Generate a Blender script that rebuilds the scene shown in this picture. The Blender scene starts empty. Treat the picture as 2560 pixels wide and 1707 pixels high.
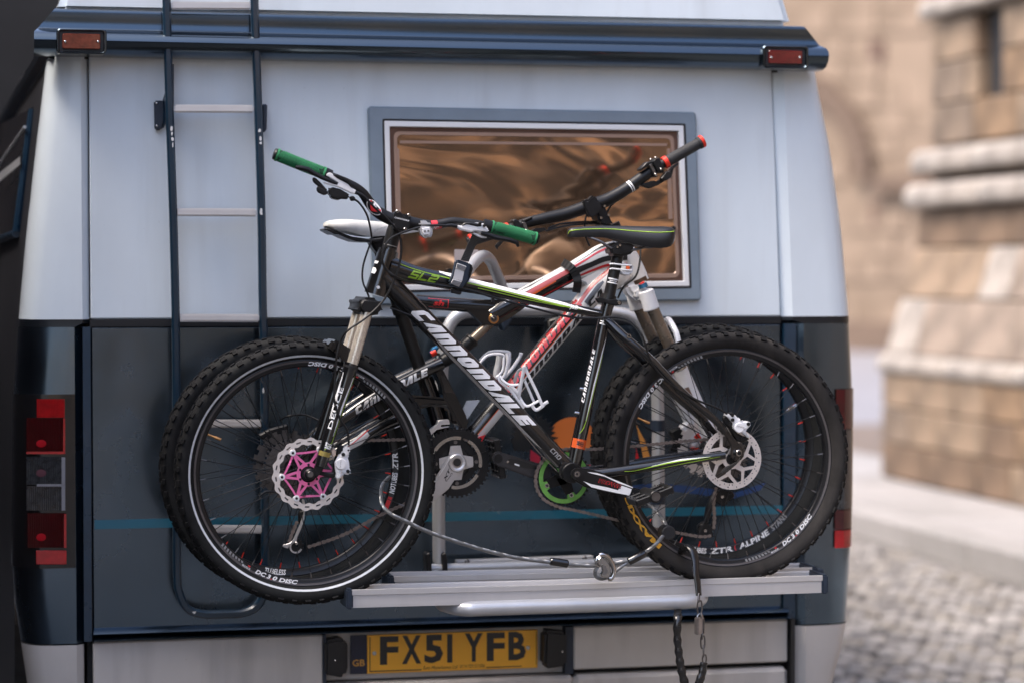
import bpy, bmesh, math, random
from math import sin, cos, pi, radians, sqrt, atan2, tan
from mathutils import Vector as V, Matrix
random.seed(7)
SC = bpy.context.scene
COL = SC.collection

# ------------------------------------------------------------------ camera, sky, sun
CAMZ, YAW, PITCH, F = 1.5, radians(12.8), radians(1.61), 6044.0
cd = bpy.data.cameras.new('camera'); cam = bpy.data.objects.new('camera', cd); COL.objects.link(cam)
cam.location = (0, 0, CAMZ); cam.rotation_euler = (pi/2 - PITCH, 0, -YAW)
cd.sensor_width = 36; cd.lens = 36*F/2560; cd.clip_start = .05; cd.clip_end = 400
cd.dof.use_dof = True; cd.dof.focus_distance = 6.03; cd.dof.aperture_fstop = 1.5; cd.dof.aperture_blades = 0
SC.camera = cam
SUN_EL, SUN_AZ = radians(57), radians(-102)         # azimuth clockwise from +Y: from the left, veiled by cloud, grazing the van's rear
w = bpy.data.worlds.new('World'); SC.world = w; w.use_nodes = True
nt = w.node_tree; bg = nt.nodes['Background']
sky = nt.nodes.new('ShaderNodeTexSky'); sky.sky_type = 'NISHITA'; sky.sun_disc = False
sky.sun_elevation = SUN_EL; sky.sun_rotation = SUN_AZ; sky.air_density = .75; sky.dust_density = 4.0; sky.ozone_density = 1.2
nt.links.new(sky.outputs[0], bg.inputs[0]); bg.inputs[1].default_value = 0.15
ld = bpy.data.lights.new('sun', 'SUN'); ld.energy = 0.8; ld.angle = radians(24); ld.color = (1, .9, .78)
sun = bpy.data.objects.new('sun', ld); COL.objects.link(sun)
sdir = V((sin(SUN_AZ)*cos(SUN_EL), cos(SUN_AZ)*cos(SUN_EL), sin(SUN_EL)))
sun.rotation_euler = sdir.to_track_quat('Z', 'Y').to_euler()
SC.view_settings.view_transform = 'Standard'; SC.view_settings.look = 'None'
SC.view_settings.gamma = 1; SC.view_settings.use_curve_mapping = False
SC.view_settings.exposure = 1.92
SC.cycles.max_bounces = 7; SC.cycles.diffuse_bounces = 4; SC.cycles.glossy_bounces = 4
SC.cycles.use_denoising = True

# ------------------------------------------------------------------ from a picture point to a world point on a plane y = Y
fw = V((sin(YAW)*cos(PITCH), cos(YAW)*cos(PITCH), -sin(PITCH))); rt = V((cos(YAW), -sin(YAW), 0)); up = rt.cross(fw)
def P(u, v, Y):
    d = fw + rt*((u-1280)/F) + up*(-(v-853.5)/F)
    return V((0, 0, CAMZ)) + d*(Y/d.y)
def MPP(u, v, Y): return (P(u, v+1, Y)-P(u, v, Y)).length          # metres per picture pixel there
def rg(x0, y0, s): return lambda *pts: [(x0+p[0]/s, y0+p[1]/s) + tuple(p[2:]) for p in pts]
Y1, Y2, YV = 5.92, 6.10, 6.38                                        # near bike, far bike, van's rear panel

# ------------------------------------------------------------------ materials
MATS = {}
def mat(name, col, rough=.5, metal=0., coat=0., noise=0., ns=6., stretch=(1, 1, 1), bump=0., bs=120., spec=.5, ior=1.5, rn=0., col2=None, trans=0.):
    if name in MATS: return MATS[name]
    m = bpy.data.materials.new(name); m.use_nodes = True; t = m.node_tree; b = t.nodes['Principled BSDF']
    b.inputs['Base Color'].default_value = (*col, 1); b.inputs['Roughness'].default_value = rough
    b.inputs['Metallic'].default_value = metal; b.inputs['Coat Weight'].default_value = coat
    b.inputs['Coat Roughness'].default_value = .06; b.inputs['Specular IOR Level'].default_value = spec; b.inputs['IOR'].default_value = ior
    if trans: b.inputs['Transmission Weight'].default_value = trans
    if noise or rn or bump:
        tc = t.nodes.new('ShaderNodeTexCoord'); mp = t.nodes.new('ShaderNodeMapping'); mp.inputs['Scale'].default_value = stretch
        t.links.new(tc.outputs['Object'], mp.inputs[0])
        def N(scale, det=6):
            n = t.nodes.new('ShaderNodeTexNoise'); n.inputs['Scale'].default_value = scale; n.inputs['Detail'].default_value = det
            n.inputs['Roughness'].default_value = .62; t.links.new(mp.outputs[0], n.inputs[0]); return n
        if noise or rn:
            n = N(ns)
        if noise:
            r = t.nodes.new('ShaderNodeValToRGB'); e = r.color_ramp.elements
            c2 = col2 or tuple(min(1, c*(1+noise)) for c in col)
            c1 = tuple(c*(1-noise) for c in col)
            e[0].position, e[1].position = .3, .7; e[0].color = (*c1, 1); e[1].color = (*c2, 1)
            t.links.new(n.outputs[0], r.inputs[0]); t.links.new(r.outputs[0], b.inputs['Base Color'])
        if rn:
            q = t.nodes.new('ShaderNodeMapRange'); q.inputs[1].default_value = .3; q.inputs[2].default_value = .7
            q.inputs[3].default_value = max(.02, rough-rn); q.inputs[4].default_value = rough+rn
            n2 = N(ns*1.7); t.links.new(n2.outputs[0], q.inputs[0]); t.links.new(q.outputs[0], b.inputs['Roughness'])
        if bump:
            n3 = N(bs, 4); k = t.nodes.new('ShaderNodeBump'); k.inputs['Strength'].default_value = bump; k.inputs['Distance'].default_value = .004
            t.links.new(n3.outputs[0], k.inputs['Height']); t.links.new(k.outputs[0], b.inputs['Normal'])
    MATS[name] = m; return m
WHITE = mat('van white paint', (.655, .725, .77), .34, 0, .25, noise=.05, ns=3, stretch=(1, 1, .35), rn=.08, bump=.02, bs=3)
BLUE = mat('van blue metallic paint', (.11, .155, .205), .25, 1., .3, noise=.08, ns=2.5, rn=.1, bump=.012, bs=4)
BLUEM = mat('moulding blue metallic paint', (.065, .09, .115), .22, 1., .35)
NAVY = mat('navy paint', (.008, .028, .055), .33, .1, .5, noise=.15, ns=9, rn=.1)
NAVYP = mat('navy plastic', (.012, .022, .04), .5, noise=.15, ns=30)
TRIMBLUE = mat('blue grey window moulding', (.2, .255, .31), .42, .25, .2, noise=.1, ns=8, rn=.08)
BLK = mat('black line paint', (.004, .006, .009), .38, noise=.1)
GREY = mat('bumper grey', (.52, .495, .47), .42, 0, .15, noise=.07, ns=3, stretch=(1, 1, .4), rn=.08)
TEAL = mat('teal stripe', (.008, .11, .17), .38, 0, .5, noise=.08)
RUB = mat('black rubber seal', (.012, .012, .013), .6, noise=.2, ns=30)
ALU = mat('brushed aluminium', (.56, .55, .55), .4, .35, noise=.07, ns=8, stretch=(.15, 1, 6), rn=.08)
ALUP = mat('satin silver tube', (.5, .51, .53), .38, .5, noise=.06, ns=14, rn=.07)
STEEL = mat('polished steel', (.5, .49, .48), .16, 1, noise=.05, ns=40, rn=.05)
ROTOR = mat('brushed rotor steel', (.78, .72, .68), .42, .55, noise=.06, ns=60)
DSTEEL = mat('dark steel', (.16, .15, .145), .35, .9, noise=.2, ns=50, rn=.1)
CHAIN = mat('oily chain steel', (.22, .18, .16), .4, .5, noise=.3, ns=90, rn=.12)
GBLK = mat('gloss black frame paint', (.006, .006, .0065), .22, 0, .8, noise=.2, ns=20, rn=.05)
MBLK = mat('matte black', (.006, .006, .0065), .42, 0, 0, spec=.35, noise=.2, ns=40, rn=.08)
TYRE = mat('tyre rubber', (.010, .0098, .010), .75, spec=.2, noise=.35, ns=25, bump=.25, bs=160)
TYREG = mat('dusty tyre rubber', (.017, .016, .016), .85, spec=.18, noise=.4, ns=14, bump=.25, bs=160)
KNOB = mat('knob rubber', (.006, .006, .0065), .7, spec=.2, noise=.35, ns=40)
RIMM = mat('black anodised rim', (.008, .008, .009), .33, .2, noise=.2, ns=20)
SPOKE = mat('black spoke', (.02, .02, .021), .35, .6)
REFL = mat('reflective stripe', (.62, .64, .66), .5, noise=.12, ns=40)
PRINT = mat('white print', (.78, .78, .78), .42, 0, .3, noise=.05, ns=30)
PRINTG = mat('grey print', (.25, .25, .25), .45)
BPRINT = mat('black print', (.006, .006, .007), .4, 0, .4)
GREEN = mat('lime print', (.30, .50, .03), .4, 0, .4, noise=.05)
RED = mat('red print', (.55, .015, .02), .35, 0, .5, noise=.08, ns=20)
ORANGE = mat('orange print', (.72, .11, .02), .38, 0, .4, noise=.06)
WHT = mat('white plastic', (.74, .74, .75), .35, 0, .3, noise=.06, ns=30)
FWHITE = mat('white frame lacquer', (.74, .73, .70), .25, 0, .9, noise=.05, ns=10)
GRIP = mat('green rubber grip', (.022, .20, .075), .62, noise=.18, ns=50)
GRIPD = mat('dark green rubber grip base', (.005, .05, .02), .7, noise=.2, ns=50)
FORK = mat('champagne stanchion', (.60, .54, .45), .26, .55, noise=.07, ns=9, stretch=(4, 4, .4), rn=.08)
FORK2 = mat('bronze stanchion', (.22, .175, .13), .26, .6, noise=.1, ns=9, rn=.07)
PINK = mat('pink anodised spider', (.86, .19, .44), .35, .35, noise=.06, ns=40)
LIME = mat('green anodised chainring', (.17, .42, .09), .4, .35, noise=.2, ns=40)
GOLD = mat('gold anodised bolt', (.55, .26, .09), .3, .8)
REDA = mat('red anodised', (.75, .04, .02), .3, .4)
BLUEA = mat('blue anodised', (.05, .2, .36), .3, .7)
SADDLE = mat('black saddle leather', (.007, .007, .008), .42, noise=.2, ns=30, bump=.08, bs=400)
SADW = mat('worn white saddle', (.52, .52, .50), .5, noise=.14, ns=22, bump=.05, bs=300)
CLEAR = mat('clear lens', (.7, .7, .72), .12, 0, .6)
YPLATE = mat('yellow reflective plate', (.86, .42, .03), .42, noise=.1, ns=6)
PLBLUE = mat('plate blue band', (.008, .012, .035), .45)
AMBER = mat('amber lens', (.13, .025, .014), .18, 0, .8, noise=.35, ns=60)
REDL = mat('red lens', (.34, .004, .007), .14, 0, .8, noise=.3, ns=40)
REDD = mat('dark red lens', (.045, .002, .003), .16, 0, .8, noise=.4, ns=30)
SMOKE = mat('smoked lens', (.03, .032, .035), .15, 0, .8, noise=.5, ns=60)
GLASS = mat('bronze acrylic pane', (.43, .275, .175), .09, .92, .5, bump=.0)
PALER = mat('pane bevel', (.36, .25, .2), .2, .35, .5)
STRAP = mat('black nylon strap', (.01, .01, .011), .6, noise=.3, ns=60)
VINYL = mat('black shiny vinyl sleeve', (.009, .009, .01), .24, 0, .3, noise=.2, ns=40, bump=.2, bs=60)
STONE = [mat('sandstone %s' % n, tuple(k*q for k, q in zip(c, (.45, .40, .35))), .85, noise=.45, ns=2.6, bump=.5, bs=18) for n, c in
         (('ochre', (.40, .29, .19)), ('buff', (.45, .36, .27)), ('grey', (.34, .28, .225)), ('brown', (.30, .22, .155)), ('pale', (.46, .40, .35)))]
LEDGE = mat('pale limestone ledge', (.28, .245, .21), .8, noise=.45, ns=5, bump=.3, bs=20)
MORTAR = mat('mortar', (.13, .10, .08), .95, noise=.2, ns=8)
FARST = mat('far sandstone facade', (.215, .155, .105), .9, noise=.35, ns=.35, col2=(.27, .20, .145))
FARSD = mat('far brown stone', (.12, .082, .058), .9, noise=.2, ns=1)
DARKW = mat('shade dark stone', (.014, .014, .015), .9, noise=.4, ns=1.5)  # near black: the house's shade is put into its stone colour
DARKH = mat('dark opening', (.01, .009, .009), .6)
COBB = [mat('cobble %s' % n, c, .8, noise=.25, ns=9, bump=.3, bs=40) for n, c in
        (('light', (.27, .253, .238)), ('mid', (.20, .186, .174)), ('warm', (.21, .19, .165)), ('dark', (.12, .113, .107)))]
PAVE = [mat('pavement slab %s' % n, c, .85, noise=.1, ns=4, bump=.2, bs=30) for n, c in (('one', (.26, .247, .237)), ('two', (.28, .265, .255)), ('three', (.24, .228, .217)))]
ROADM = mat('sandy joints', (.12, .11, .097), .95, noise=.3, ns=6)

# road film on the van's paint: faint runs of dirt
def dirt(m, amount, col=(.20, .185, .17)):
    t = m.node_tree; b = t.nodes['Principled BSDF']; src = b.inputs['Base Color'].links[0].from_socket
    tc = t.nodes.new('ShaderNodeTexCoord'); fs = []
    for sc, lo, hi in (((9, 9, .9), .50, .78), ((1.6, 1.6, 1.1), .45, .75), ((60, 60, 60), .70, .76)):
        mp = t.nodes.new('ShaderNodeMapping'); mp.inputs['Scale'].default_value = sc; n = t.nodes.new('ShaderNodeTexNoise'); n.inputs['Scale'].default_value = 1.6; n.inputs['Detail'].default_value = 8
        r = t.nodes.new('ShaderNodeMapRange'); r.inputs[1].default_value = lo; r.inputs[2].default_value = hi
        t.links.new(tc.outputs['Object'], mp.inputs[0]); t.links.new(mp.outputs[0], n.inputs[0]); t.links.new(n.outputs[0], r.inputs[0]); fs.append(r.outputs[0])
    a = t.nodes.new('ShaderNodeMath'); a.operation = 'MAXIMUM'; t.links.new(fs[0], a.inputs[0]); t.links.new(fs[1], a.inputs[1])
    a2 = t.nodes.new('ShaderNodeMath'); a2.operation = 'MAXIMUM'; t.links.new(a.outputs[0], a2.inputs[0]); t.links.new(fs[2], a2.inputs[1])
    k = t.nodes.new('ShaderNodeMath'); k.operation = 'MULTIPLY'; k.inputs[1].default_value = amount; t.links.new(a2.outputs[0], k.inputs[0])
    x = t.nodes.new('ShaderNodeMix'); x.data_type = 'RGBA'; x.inputs[7].default_value = (*col, 1)
    t.links.new(k.outputs[0], x.inputs[0]); t.links.new(src, x.inputs[6]); t.links.new(x.outputs[2], b.inputs['Base Color'])
dirt(WHITE, .16); dirt(GREY, .3, (.10, .09, .08)); dirt(BLUE, .22, (.16, .15, .14)); dirt(TYREG, .4, (.09, .08, .07)); dirt(TYRE, .3, (.04, .046, .042)); dirt(ALU, .2, (.2, .19, .18))

# wavy bronze pane: long soft ripples bend the mirrored street
def pane_bump():
    t = GLASS.node_tree; b = t.nodes['Principled BSDF']
    tc = t.nodes.new('ShaderNodeTexCoord'); n = t.nodes.new('ShaderNodeTexNoise'); n.inputs['Scale'].default_value = 2.1; n.inputs['Detail'].default_value = 1.8
    n.inputs['Distortion'].default_value = 1.2
    mp = t.nodes.new('ShaderNodeMapping'); mp.inputs['Scale'].default_value = (.75, 1, 1.9); t.links.new(tc.outputs['Object'], mp.inputs[0])
    t.links.new(mp.outputs[0], n.inputs[0]); k = t.nodes.new('ShaderNodeBump'); k.inputs['Strength'].default_value = .6; k.inputs['Distance'].default_value = .02
    t.links.new(n.outputs[0], k.inputs['Height']); t.links.new(k.outputs[0], b.inputs['Normal']); t.links.new(k.outputs[0], b.inputs['Coat Normal'])
pane_bump()

# ------------------------------------------------------------------ objects
WP = {}
def wloc(o): return WP.get(o.name, V((0, 0, 0))) if o else V((0, 0, 0))
def thing(name, loc, label, cat, group=None):
    o = bpy.data.objects.new(name, None); COL.objects.link(o); o.empty_display_size = .1
    o.location = loc; WP[o.name] = V(loc); o['label'] = label; o['category'] = cat
    if group: o['group'] = group
    return o
def grp(name, loc, parent):                                          # a part that is only the sum of its sub-parts
    o = bpy.data.objects.new(name, None); COL.objects.link(o); o.empty_display_size = .05
    o.parent = parent; o.location = V(loc)-wloc(parent); WP[o.name] = V(loc); return o
def link_mesh(name, me, m, parent, loc=(0, 0, 0), rot=None):
    o = bpy.data.objects.new(name, me); COL.objects.link(o)
    if m and not me.materials: me.materials.append(m)
    if parent: o.parent = parent
    o.location = V(loc)-wloc(parent); WP[o.name] = V(loc)
    if rot: o.rotation_euler = rot
    return o

def spl(pts, k=6):                                                   # Catmull-Rom through tuples of any size
    pts = [tuple(map(float, p)) for p in pts]; n = len(pts); out = []
    if n < 3: return pts
    for i in range(n-1):
        a, b, c, d = pts[max(i-1, 0)], pts[i], pts[i+1], pts[min(i+2, n-1)]
        for j in range(k):
            t = j/k
            out.append(tuple(.5*(2*q+(r-p)*t+(2*p-5*q+4*r-s)*t*t+(-p+3*q-3*r+s)*t**3) for p, q, r, s in zip(a, b, c, d)))
    out.append(pts[-1]); return out

class MB:
    def __init__(s): s.v = []; s.f = []
    def add(s, vs, fs):
        n = len(s.v); s.v += [V(x) for x in vs]; s.f += [tuple(i+n for i in f) for f in fs]; return s
    def tube(s, pts, rad, n=10, caps=True, flat=1.):
        pts = [V(p) for p in pts]; m = len(pts)
        if not hasattr(rad, '__len__'): rad = [rad]*m
        ts = [(pts[min(i+1, m-1)]-pts[max(i-1, 0)]).normalized() for i in range(m)]
        a = V((0, 1, 0)) if abs(ts[0].y) < .8 else V((0, 0, 1))
        nn = (a - ts[0]*a.dot(ts[0])).normalized(); vs = []; fs = []
        for i in range(m):
            nn = (nn - ts[i]*nn.dot(ts[i])).normalized(); bb = ts[i].cross(nn)
            for j in range(n):
                q = 2*pi*j/n; vs.append(pts[i] + nn*cos(q)*rad[i]*flat + bb*sin(q)*rad[i])
        for i in range(m-1):
            for j in range(n):
                k = (j+1) % n; fs.append((i*n+j, i*n+k, (i+1)*n+k, (i+1)*n+j))
        if caps: fs += [tuple(range(n))[::-1], tuple((m-1)*n+j for j in range(n))]
        return s.add(vs, fs)
    def cyl(s, p0, p1, r0, r1=None, n=20): return s.tube([p0, p1], [r0, r1 if r1 is not None else r0], n)
    def prism(s, poly, dv):
        n = len(poly); dv = V(dv); vs = [V(p) for p in poly]+[V(p)+dv for p in poly]
        fs = [tuple(range(n)), tuple(range(2*n-1, n-1, -1))]
        fs += [(i, i+n, (i+1) % n+n, (i+1) % n) for i in range(n)]
        return s.add(vs, fs)
    def slab(s, px, Y, th): return s.prism([P(u, v, Y) for u, v in px], (0, th, 0))
    def box(s, c, d, R=None):
        c = V(c); hx, hy, hz = d[0]/2, d[1]/2, d[2]/2
        vs = [V((x, y, z)) for x in (-hx, hx) for y in (-hy, hy) for z in (-hz, hz)]
        if R: vs = [R @ q for q in vs]
        return s.add([c+q for q in vs], [(0, 1, 3, 2), (4, 6, 7, 5), (0, 4, 5, 1), (2, 3, 7, 6), (0, 2, 6, 4), (1, 5, 7, 3)])
    def lathe(s, c, prof, n=64, closed=False):                         # about the Y axis through c; prof = [(radius, y)]
        c = V(c); m = len(prof)
        vs = [c+V((r*cos(2*pi*i/n), y, r*sin(2*pi*i/n))) for i in range(n) for r, y in prof]
        fs = []
        for i in range(n):
            k = (i+1) % n
            for j in range(m if closed else m-1):
                q = (j+1) % m; fs.append((i*m+j, k*m+j, k*m+q, i*m+q))
        return s.add(vs, fs)
    def ball(s, c, r, sc=(1, 1, 1), nu=14, nv=9):
        c = V(c); vs = []; fs = []
        for i in range(nv+1):
            for j in range(nu):
                a = pi*i/nv; b = 2*pi*j/nu
                vs.append(c+V((r*sc[0]*sin(a)*cos(b), r*sc[1]*sin(a)*sin(b), r*sc[2]*cos(a))))
        for i in range(nv):
            for j in range(nu):
                k = (j+1) % nu; fs.append((i*nu+j, i*nu+k, (i+1)*nu+k, (i+1)*nu+j))
        return s.add(vs, fs)
    def grid(s, rows):                                                # loft of equal-length rows
        m = len(rows[0]); vs = [p for r in rows for p in r]
        return s.add(vs, [(i*m+j, i*m+j+1, (i+1)*m+j+1, (i+1)*m+j) for i in range(len(rows)-1) for j in range(m-1)])
    def mesh(s, name, bevel=0., seg=1, ang=35, fix=True):
        bm = bmesh.new(); vv = [bm.verts.new(p) for p in s.v]
        for f in s.f:
            ff = []
            for i in f:
                if vv[i] not in ff: ff.append(vv[i])
            if len(ff) > 2:
                try: bm.faces.new(ff)
                except ValueError: pass
        bmesh.ops.remove_doubles(bm, verts=bm.verts, dist=1e-6)
        if fix: bmesh.ops.recalc_face_normals(bm, faces=bm.faces)
        if bevel:
            es = [e for e in bm.edges if len(e.link_faces) == 2 and e.calc_face_angle(0) > radians(40)]
            try: bmesh.ops.bevel(bm, geom=es, offset=bevel, segments=seg, affect='EDGES', clamp_overlap=True)
            except Exception: pass
        me = bpy.data.meshes.new(name); bm.to_mesh(me); bm.free()
        me.polygons.foreach_set('use_smooth', [True]*len(me.polygons)); me.set_sharp_from_angle(angle=radians(ang))
        return me
    def build(s, name, m, parent=None, bevel=0., seg=1, ang=35, kind=None, fix=True):
        lo = V((min(p.x for p in s.v), min(p.y for p in s.v), min(p.z for p in s.v)))
        hi = V((max(p.x for p in s.v), max(p.y for p in s.v), max(p.z for p in s.v))); c = (lo+hi)/2
        s.v = [p-c for p in s.v]
        me = s.mesh(name, bevel, seg, ang, fix); o = link_mesh(name, me, m, parent, c)
        if kind: o['kind'] = kind
        return o

def px3(pts): return [P(u, v, Y) for u, v, Y in pts]
def wire(name, pts, rpx, m, parent, k=6, n=8, flat=1.):               # a hose or cable through (u, v, Y) points
    q = spl(pts, k); r = rpx*MPP(*pts[0][:2], pts[0][2])
    return MB().tube(px3(q), r, n, flat=flat).build(name, m, parent)

class Tube:                                                          # tube with a surface one can print on; points (u, v, Y, r_px)
    def __init__(s, pts, k=8, fy=1.):
        q = spl(pts, k); s.c = [P(a[0], a[1], a[2]) for a in q]; s.r = [a[3]*MPP(a[0], a[1], a[2]) for a in q]; s.fy = fy
        s.L = [0.]
        for a, b in zip(s.c, s.c[1:]): s.L.append(s.L[-1]+(b-a).length)
        s.len = s.L[-1]
    def at(s, t):
        x = min(max(t, 0), 1)*s.len; i = 0
        while i < len(s.L)-2 and s.L[i+1] < x: i += 1
        f = (x-s.L[i])/max(1e-9, s.L[i+1]-s.L[i])
        T = (s.c[min(i+2, len(s.c)-1)]-s.c[max(i-1, 0)]).normalized()
        return s.c[i].lerp(s.c[i+1], f), s.r[i]*(1-f)+s.r[i+1]*f, T
    def surf(s, t, d, off=.0006):
        c, r, T = s.at(t); n = V((-T.z, 0, T.x)).normalized(); b = n.cross(T)
        if b.y > 0: b = -b
        d = max(-.985, min(.985, d)); e = sqrt(1-d*d)
        return c + n*d*(r+off) + b*e*(r*s.fy+off)
    def solid(s, mb, n=16, flip=None):
        c2 = s.c if flip is None else [V((p.x, 2*flip-p.y, p.z)) for p in s.c]
        rows = []
        for i, p in enumerate(c2):
            T = (c2[min(i+1, len(c2)-1)]-c2[max(i-1, 0)]).normalized(); nn = V((-T.z, 0, T.x)).normalized(); b = nn.cross(T)
            rows.append([p+nn*cos(2*pi*j/n)*s.r[i]+b*sin(2*pi*j/n)*s.r[i]*s.fy for j in range(n)])
        vs = [q for r in rows for q in r]; m = len(rows); fs = []
        for i in range(m-1):
            for j in range(n):
                k = (j+1) % n; fs.append((i*n+j, i*n+k, (i+1)*n+k, (i+1)*n+j))
        fs += [tuple(range(n))[::-1], tuple((m-1)*n+j for j in range(n))]
        mb.add(vs, fs); return s
    def band(s, mb, rows, off=.0006, nd=5, nt=22):                    # rows: (t, d_low, d_high)
        g = []
        for i in range(nt+1):
            t = rows[0][0]+(rows[-1][0]-rows[0][0])*i/nt; k = 0
            while k < len(rows)-2 and rows[k+1][0] < t: k += 1
            f = (t-rows[k][0])/max(1e-9, rows[k+1][0]-rows[k][0])
            a = rows[k][1]*(1-f)+rows[k+1][1]*f; b = rows[k][2]*(1-f)+rows[k+1][2]*f
            g.append([s.surf(t, a+(b-a)*j/nd, off) for j in range(nd+1)])
        mb.grid(g); return s

# ------------------------------------------------------------------ lettering
def text2d(txt, bold=.0, shear=0.):
    cu = bpy.data.curves.new('t', 'FONT'); cu.body = txt; cu.size = 1; cu.offset = bold; cu.shear = shear; cu.resolution_u = 2
    o = bpy.data.objects.new('t', cu); COL.objects.link(o); bpy.context.view_layer.update()
    me = bpy.data.meshes.new_from_object(o.evaluated_get(bpy.context.evaluated_depsgraph_get()))
    vs = [(p.co.x, p.co.y) for p in me.vertices]; fs = [tuple(f.vertices) for f in me.polygons]
    bpy.data.objects.remove(o); bpy.data.curves.remove(cu); bpy.data.meshes.remove(me)
    x0 = min(x for x, y in vs); x1 = max(x for x, y in vs); y0 = min(y for x, y in vs); y1 = max(y for x, y in vs)
    return [((x-x0)/(x1-x0), (y-y0)/(y1-y0)) for x, y in vs], fs, (x1-x0)/(y1-y0)
def block2d(txt, s=.24, w=.72, gap=.12, shear=.22):                  # squared italic capitals, drawn stroke by stroke
    vs = []; fs = []; x = 0.
    def poly(p):
        n = len(vs); vs.extend((x+a+shear*b, b) for a, b in p); fs.append(tuple(range(n, n+len(p))))
    def R(a, b, c, d): poly([(a, b), (c, b), (c, d), (a, d)])
    for ch in txt:
        W = w; k = s*.55
        if ch == 'C': poly([(0, k), (k, 0), (s, 0), (s, 1), (k, 1), (0, 1-k)]); R(s, 1-s, W, 1); R(s, 0, W, s)
        elif ch == 'A':
            poly([(-.06, 0), (s-.04, 0), (W-s, .72), (W-s, 1), (W-s-.12, 1)]); R(W-s, 0, W, 1); poly([(s+.06, .16), (W-s, .16), (W-s, .36), (s+.2, .36)])
        elif ch == 'n': R(0, 0, s, 1); R(s, 1-s, W-s, 1); poly([(W-s, 0), (W, 0), (W, 1-k), (W-k, 1), (W-s, 1)])
        elif ch == 'o':
            poly([(0, k), (k, 0), (s, 0), (s, 1), (k, 1), (0, 1-k)]); R(s, 1-s, W-s, 1); R(s, 0, W-s, s)
            poly([(W-s, 0), (W-k, 0), (W, k), (W, 1-k), (W-k, 1), (W-s, 1)])
        elif ch == 'D':
            R(0, 0, s, 1); R(s, 1-s, W-s, 1); R(s, 0, W-s, s); poly([(W-s, 0), (W-k, 0), (W, k), (W, 1-k), (W-k, 1), (W-s, 1)])
        elif ch == 'L': R(0, 0, s, 1); R(s, 0, W, s)
        elif ch == 'E': R(0, 0, s, 1); R(s, 1-s, W, 1); R(s, 0, W, s); R(s, .5-s*.42, W-.06, .5+s*.42)
        elif ch == 'S':
            R(0, .5-s/2, s, 1); R(s, 1-s, W, 1); R(s, .5-s/2, W-s, .5+s/2); R(W-s, 0, W, .5+s/2); R(0, 0, W-s, s)
        elif ch == '2':
            R(W-s, .5-s/2, W, 1); R(0, 1-s, W-s, 1); R(s, .5-s/2, W-s, .5+s/2); R(0, 0, s, .5+s/2); R(s, 0, W, s)
        x += W+gap
    x0 = min(a for a, b in vs); x1 = max(a for a, b in vs)
    return [((a-x0)/(x1-x0), b) for a, b in vs], fs, (x1-x0)
def print_on(td, fn, name, m, parent, ny=5, nx=0):                   # fn maps (0..1, 0..1) to a point on the surface
    vs, fs, asp = td; bm = bmesh.new(); vv = [bm.verts.new((x, y, 0)) for x, y in vs]
    for f in fs:
        try: bm.faces.new([vv[i] for i in f])
        except ValueError: pass
    for ax, n in ((1, ny), (0, nx)):
        for k in range(1, n):
            co = V((0, k/n, 0)) if ax else V((k/n, 0, 0)); no = V((0, 1, 0)) if ax else V((1, 0, 0))
            bmesh.ops.bisect_plane(bm, geom=bm.verts[:]+bm.edges[:]+bm.faces[:], plane_co=co, plane_no=no)
    bmesh.ops.triangulate(bm, faces=bm.faces)
    mb = MB(); bm.verts.index_update()
    mb.v = [V(fn(p.co.x, p.co.y)) for p in bm.verts]; mb.f = [tuple(q.index for q in f.verts) for f in bm.faces]; bm.free()
    return mb.build(name, m, parent, fix=False)
def on_tube(tb, t0, t1, d0, d1, off=.0009): return lambda x, y: tb.surf(t0+(t1-t0)*x, d0+(d1-d0)*y, off)
def on_quad(a, b, d): a, b, d = V(a), V(b), V(d); return lambda x, y: a+(b-a)*x+(d-a)*y   # a lower left, b lower right, d upper left
def on_px(bl, br, tl, Y): return on_quad(P(*bl, Y), P(*br, Y), P(*tl, Y))

# ================================================================== the setting
def sheet(name, x0, x1, y0, y1, z, m, kind='structure'):
    o = MB().add([(x0, y0, z), (x1, y0, z), (x1, y1, z), (x0, y1, z)], [(0, 1, 2, 3)]).build(name, m, fix=False)
    o['kind'] = kind; return o
road = sheet('road', -90, 90, -90, 110, -.03, ROADM)
sheet('unseen_dark_lane', -20, 20, -8.9, 4.4, -.022, mat('dark unseen ground', (.05, .049, .05), .85, noise=.25, ns=1.5))  # unseen dark ground, added so the van's lower panel mirrors dark
sheet('cross_street', 2.6, 60, 21.2, 44.9, -.016, mat('worn grey asphalt', (.19, .186, .20), .85, noise=.15, ns=1.5))
KX = 5.13
def cobble_mesh(seed):
    r = random.Random(seed); a = [.034+r.uniform(-.004, .005) for _ in range(4)]; b = .018+r.uniform(-.003, .004)
    base = [(-a[0], -a[1]), (a[2], -a[1]+r.uniform(-.004, .004)), (a[2]+r.uniform(-.004, .004), a[3]), (-a[0], a[3]+r.uniform(-.003, .003))]
    vs = []; fs = []
    for s, z in ((1., -.035), (1., -.012), (.86, -.002), (.5, .002+r.uniform(0, .003))): vs += [V((x*s, y*s, z)) for x, y in base]
    for k in range(3):
        for i in range(4): j = (i+1) % 4; fs.append((k*4+i, k*4+j, k*4+4+j, k*4+4+i))
    fs.append((12, 13, 14, 15)); return vs, fs
CV = [cobble_mesh(i) for i in range(10)]
spots = []
yy = 5.6; row = 0
while yy < 21:
    xx = 2.0 + (row % 2)*.042
    while xx < KX-.2:
        spots.append((xx+random.uniform(-.011, .011), yy+random.uniform(-.010, .010), random.uniform(-.014, .008), random.uniform(-.3, .3)))
        xx += .084
    yy += .082; row += 1
def in_view(x, y):
    d = V((x, y, -CAMZ)); z = d.dot(fw); u = 1280+F*d.dot(rt)/z; v = 853.5-F*d.dot(up)/z
    return 1960 < u < 2580 and v < 1730
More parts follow.
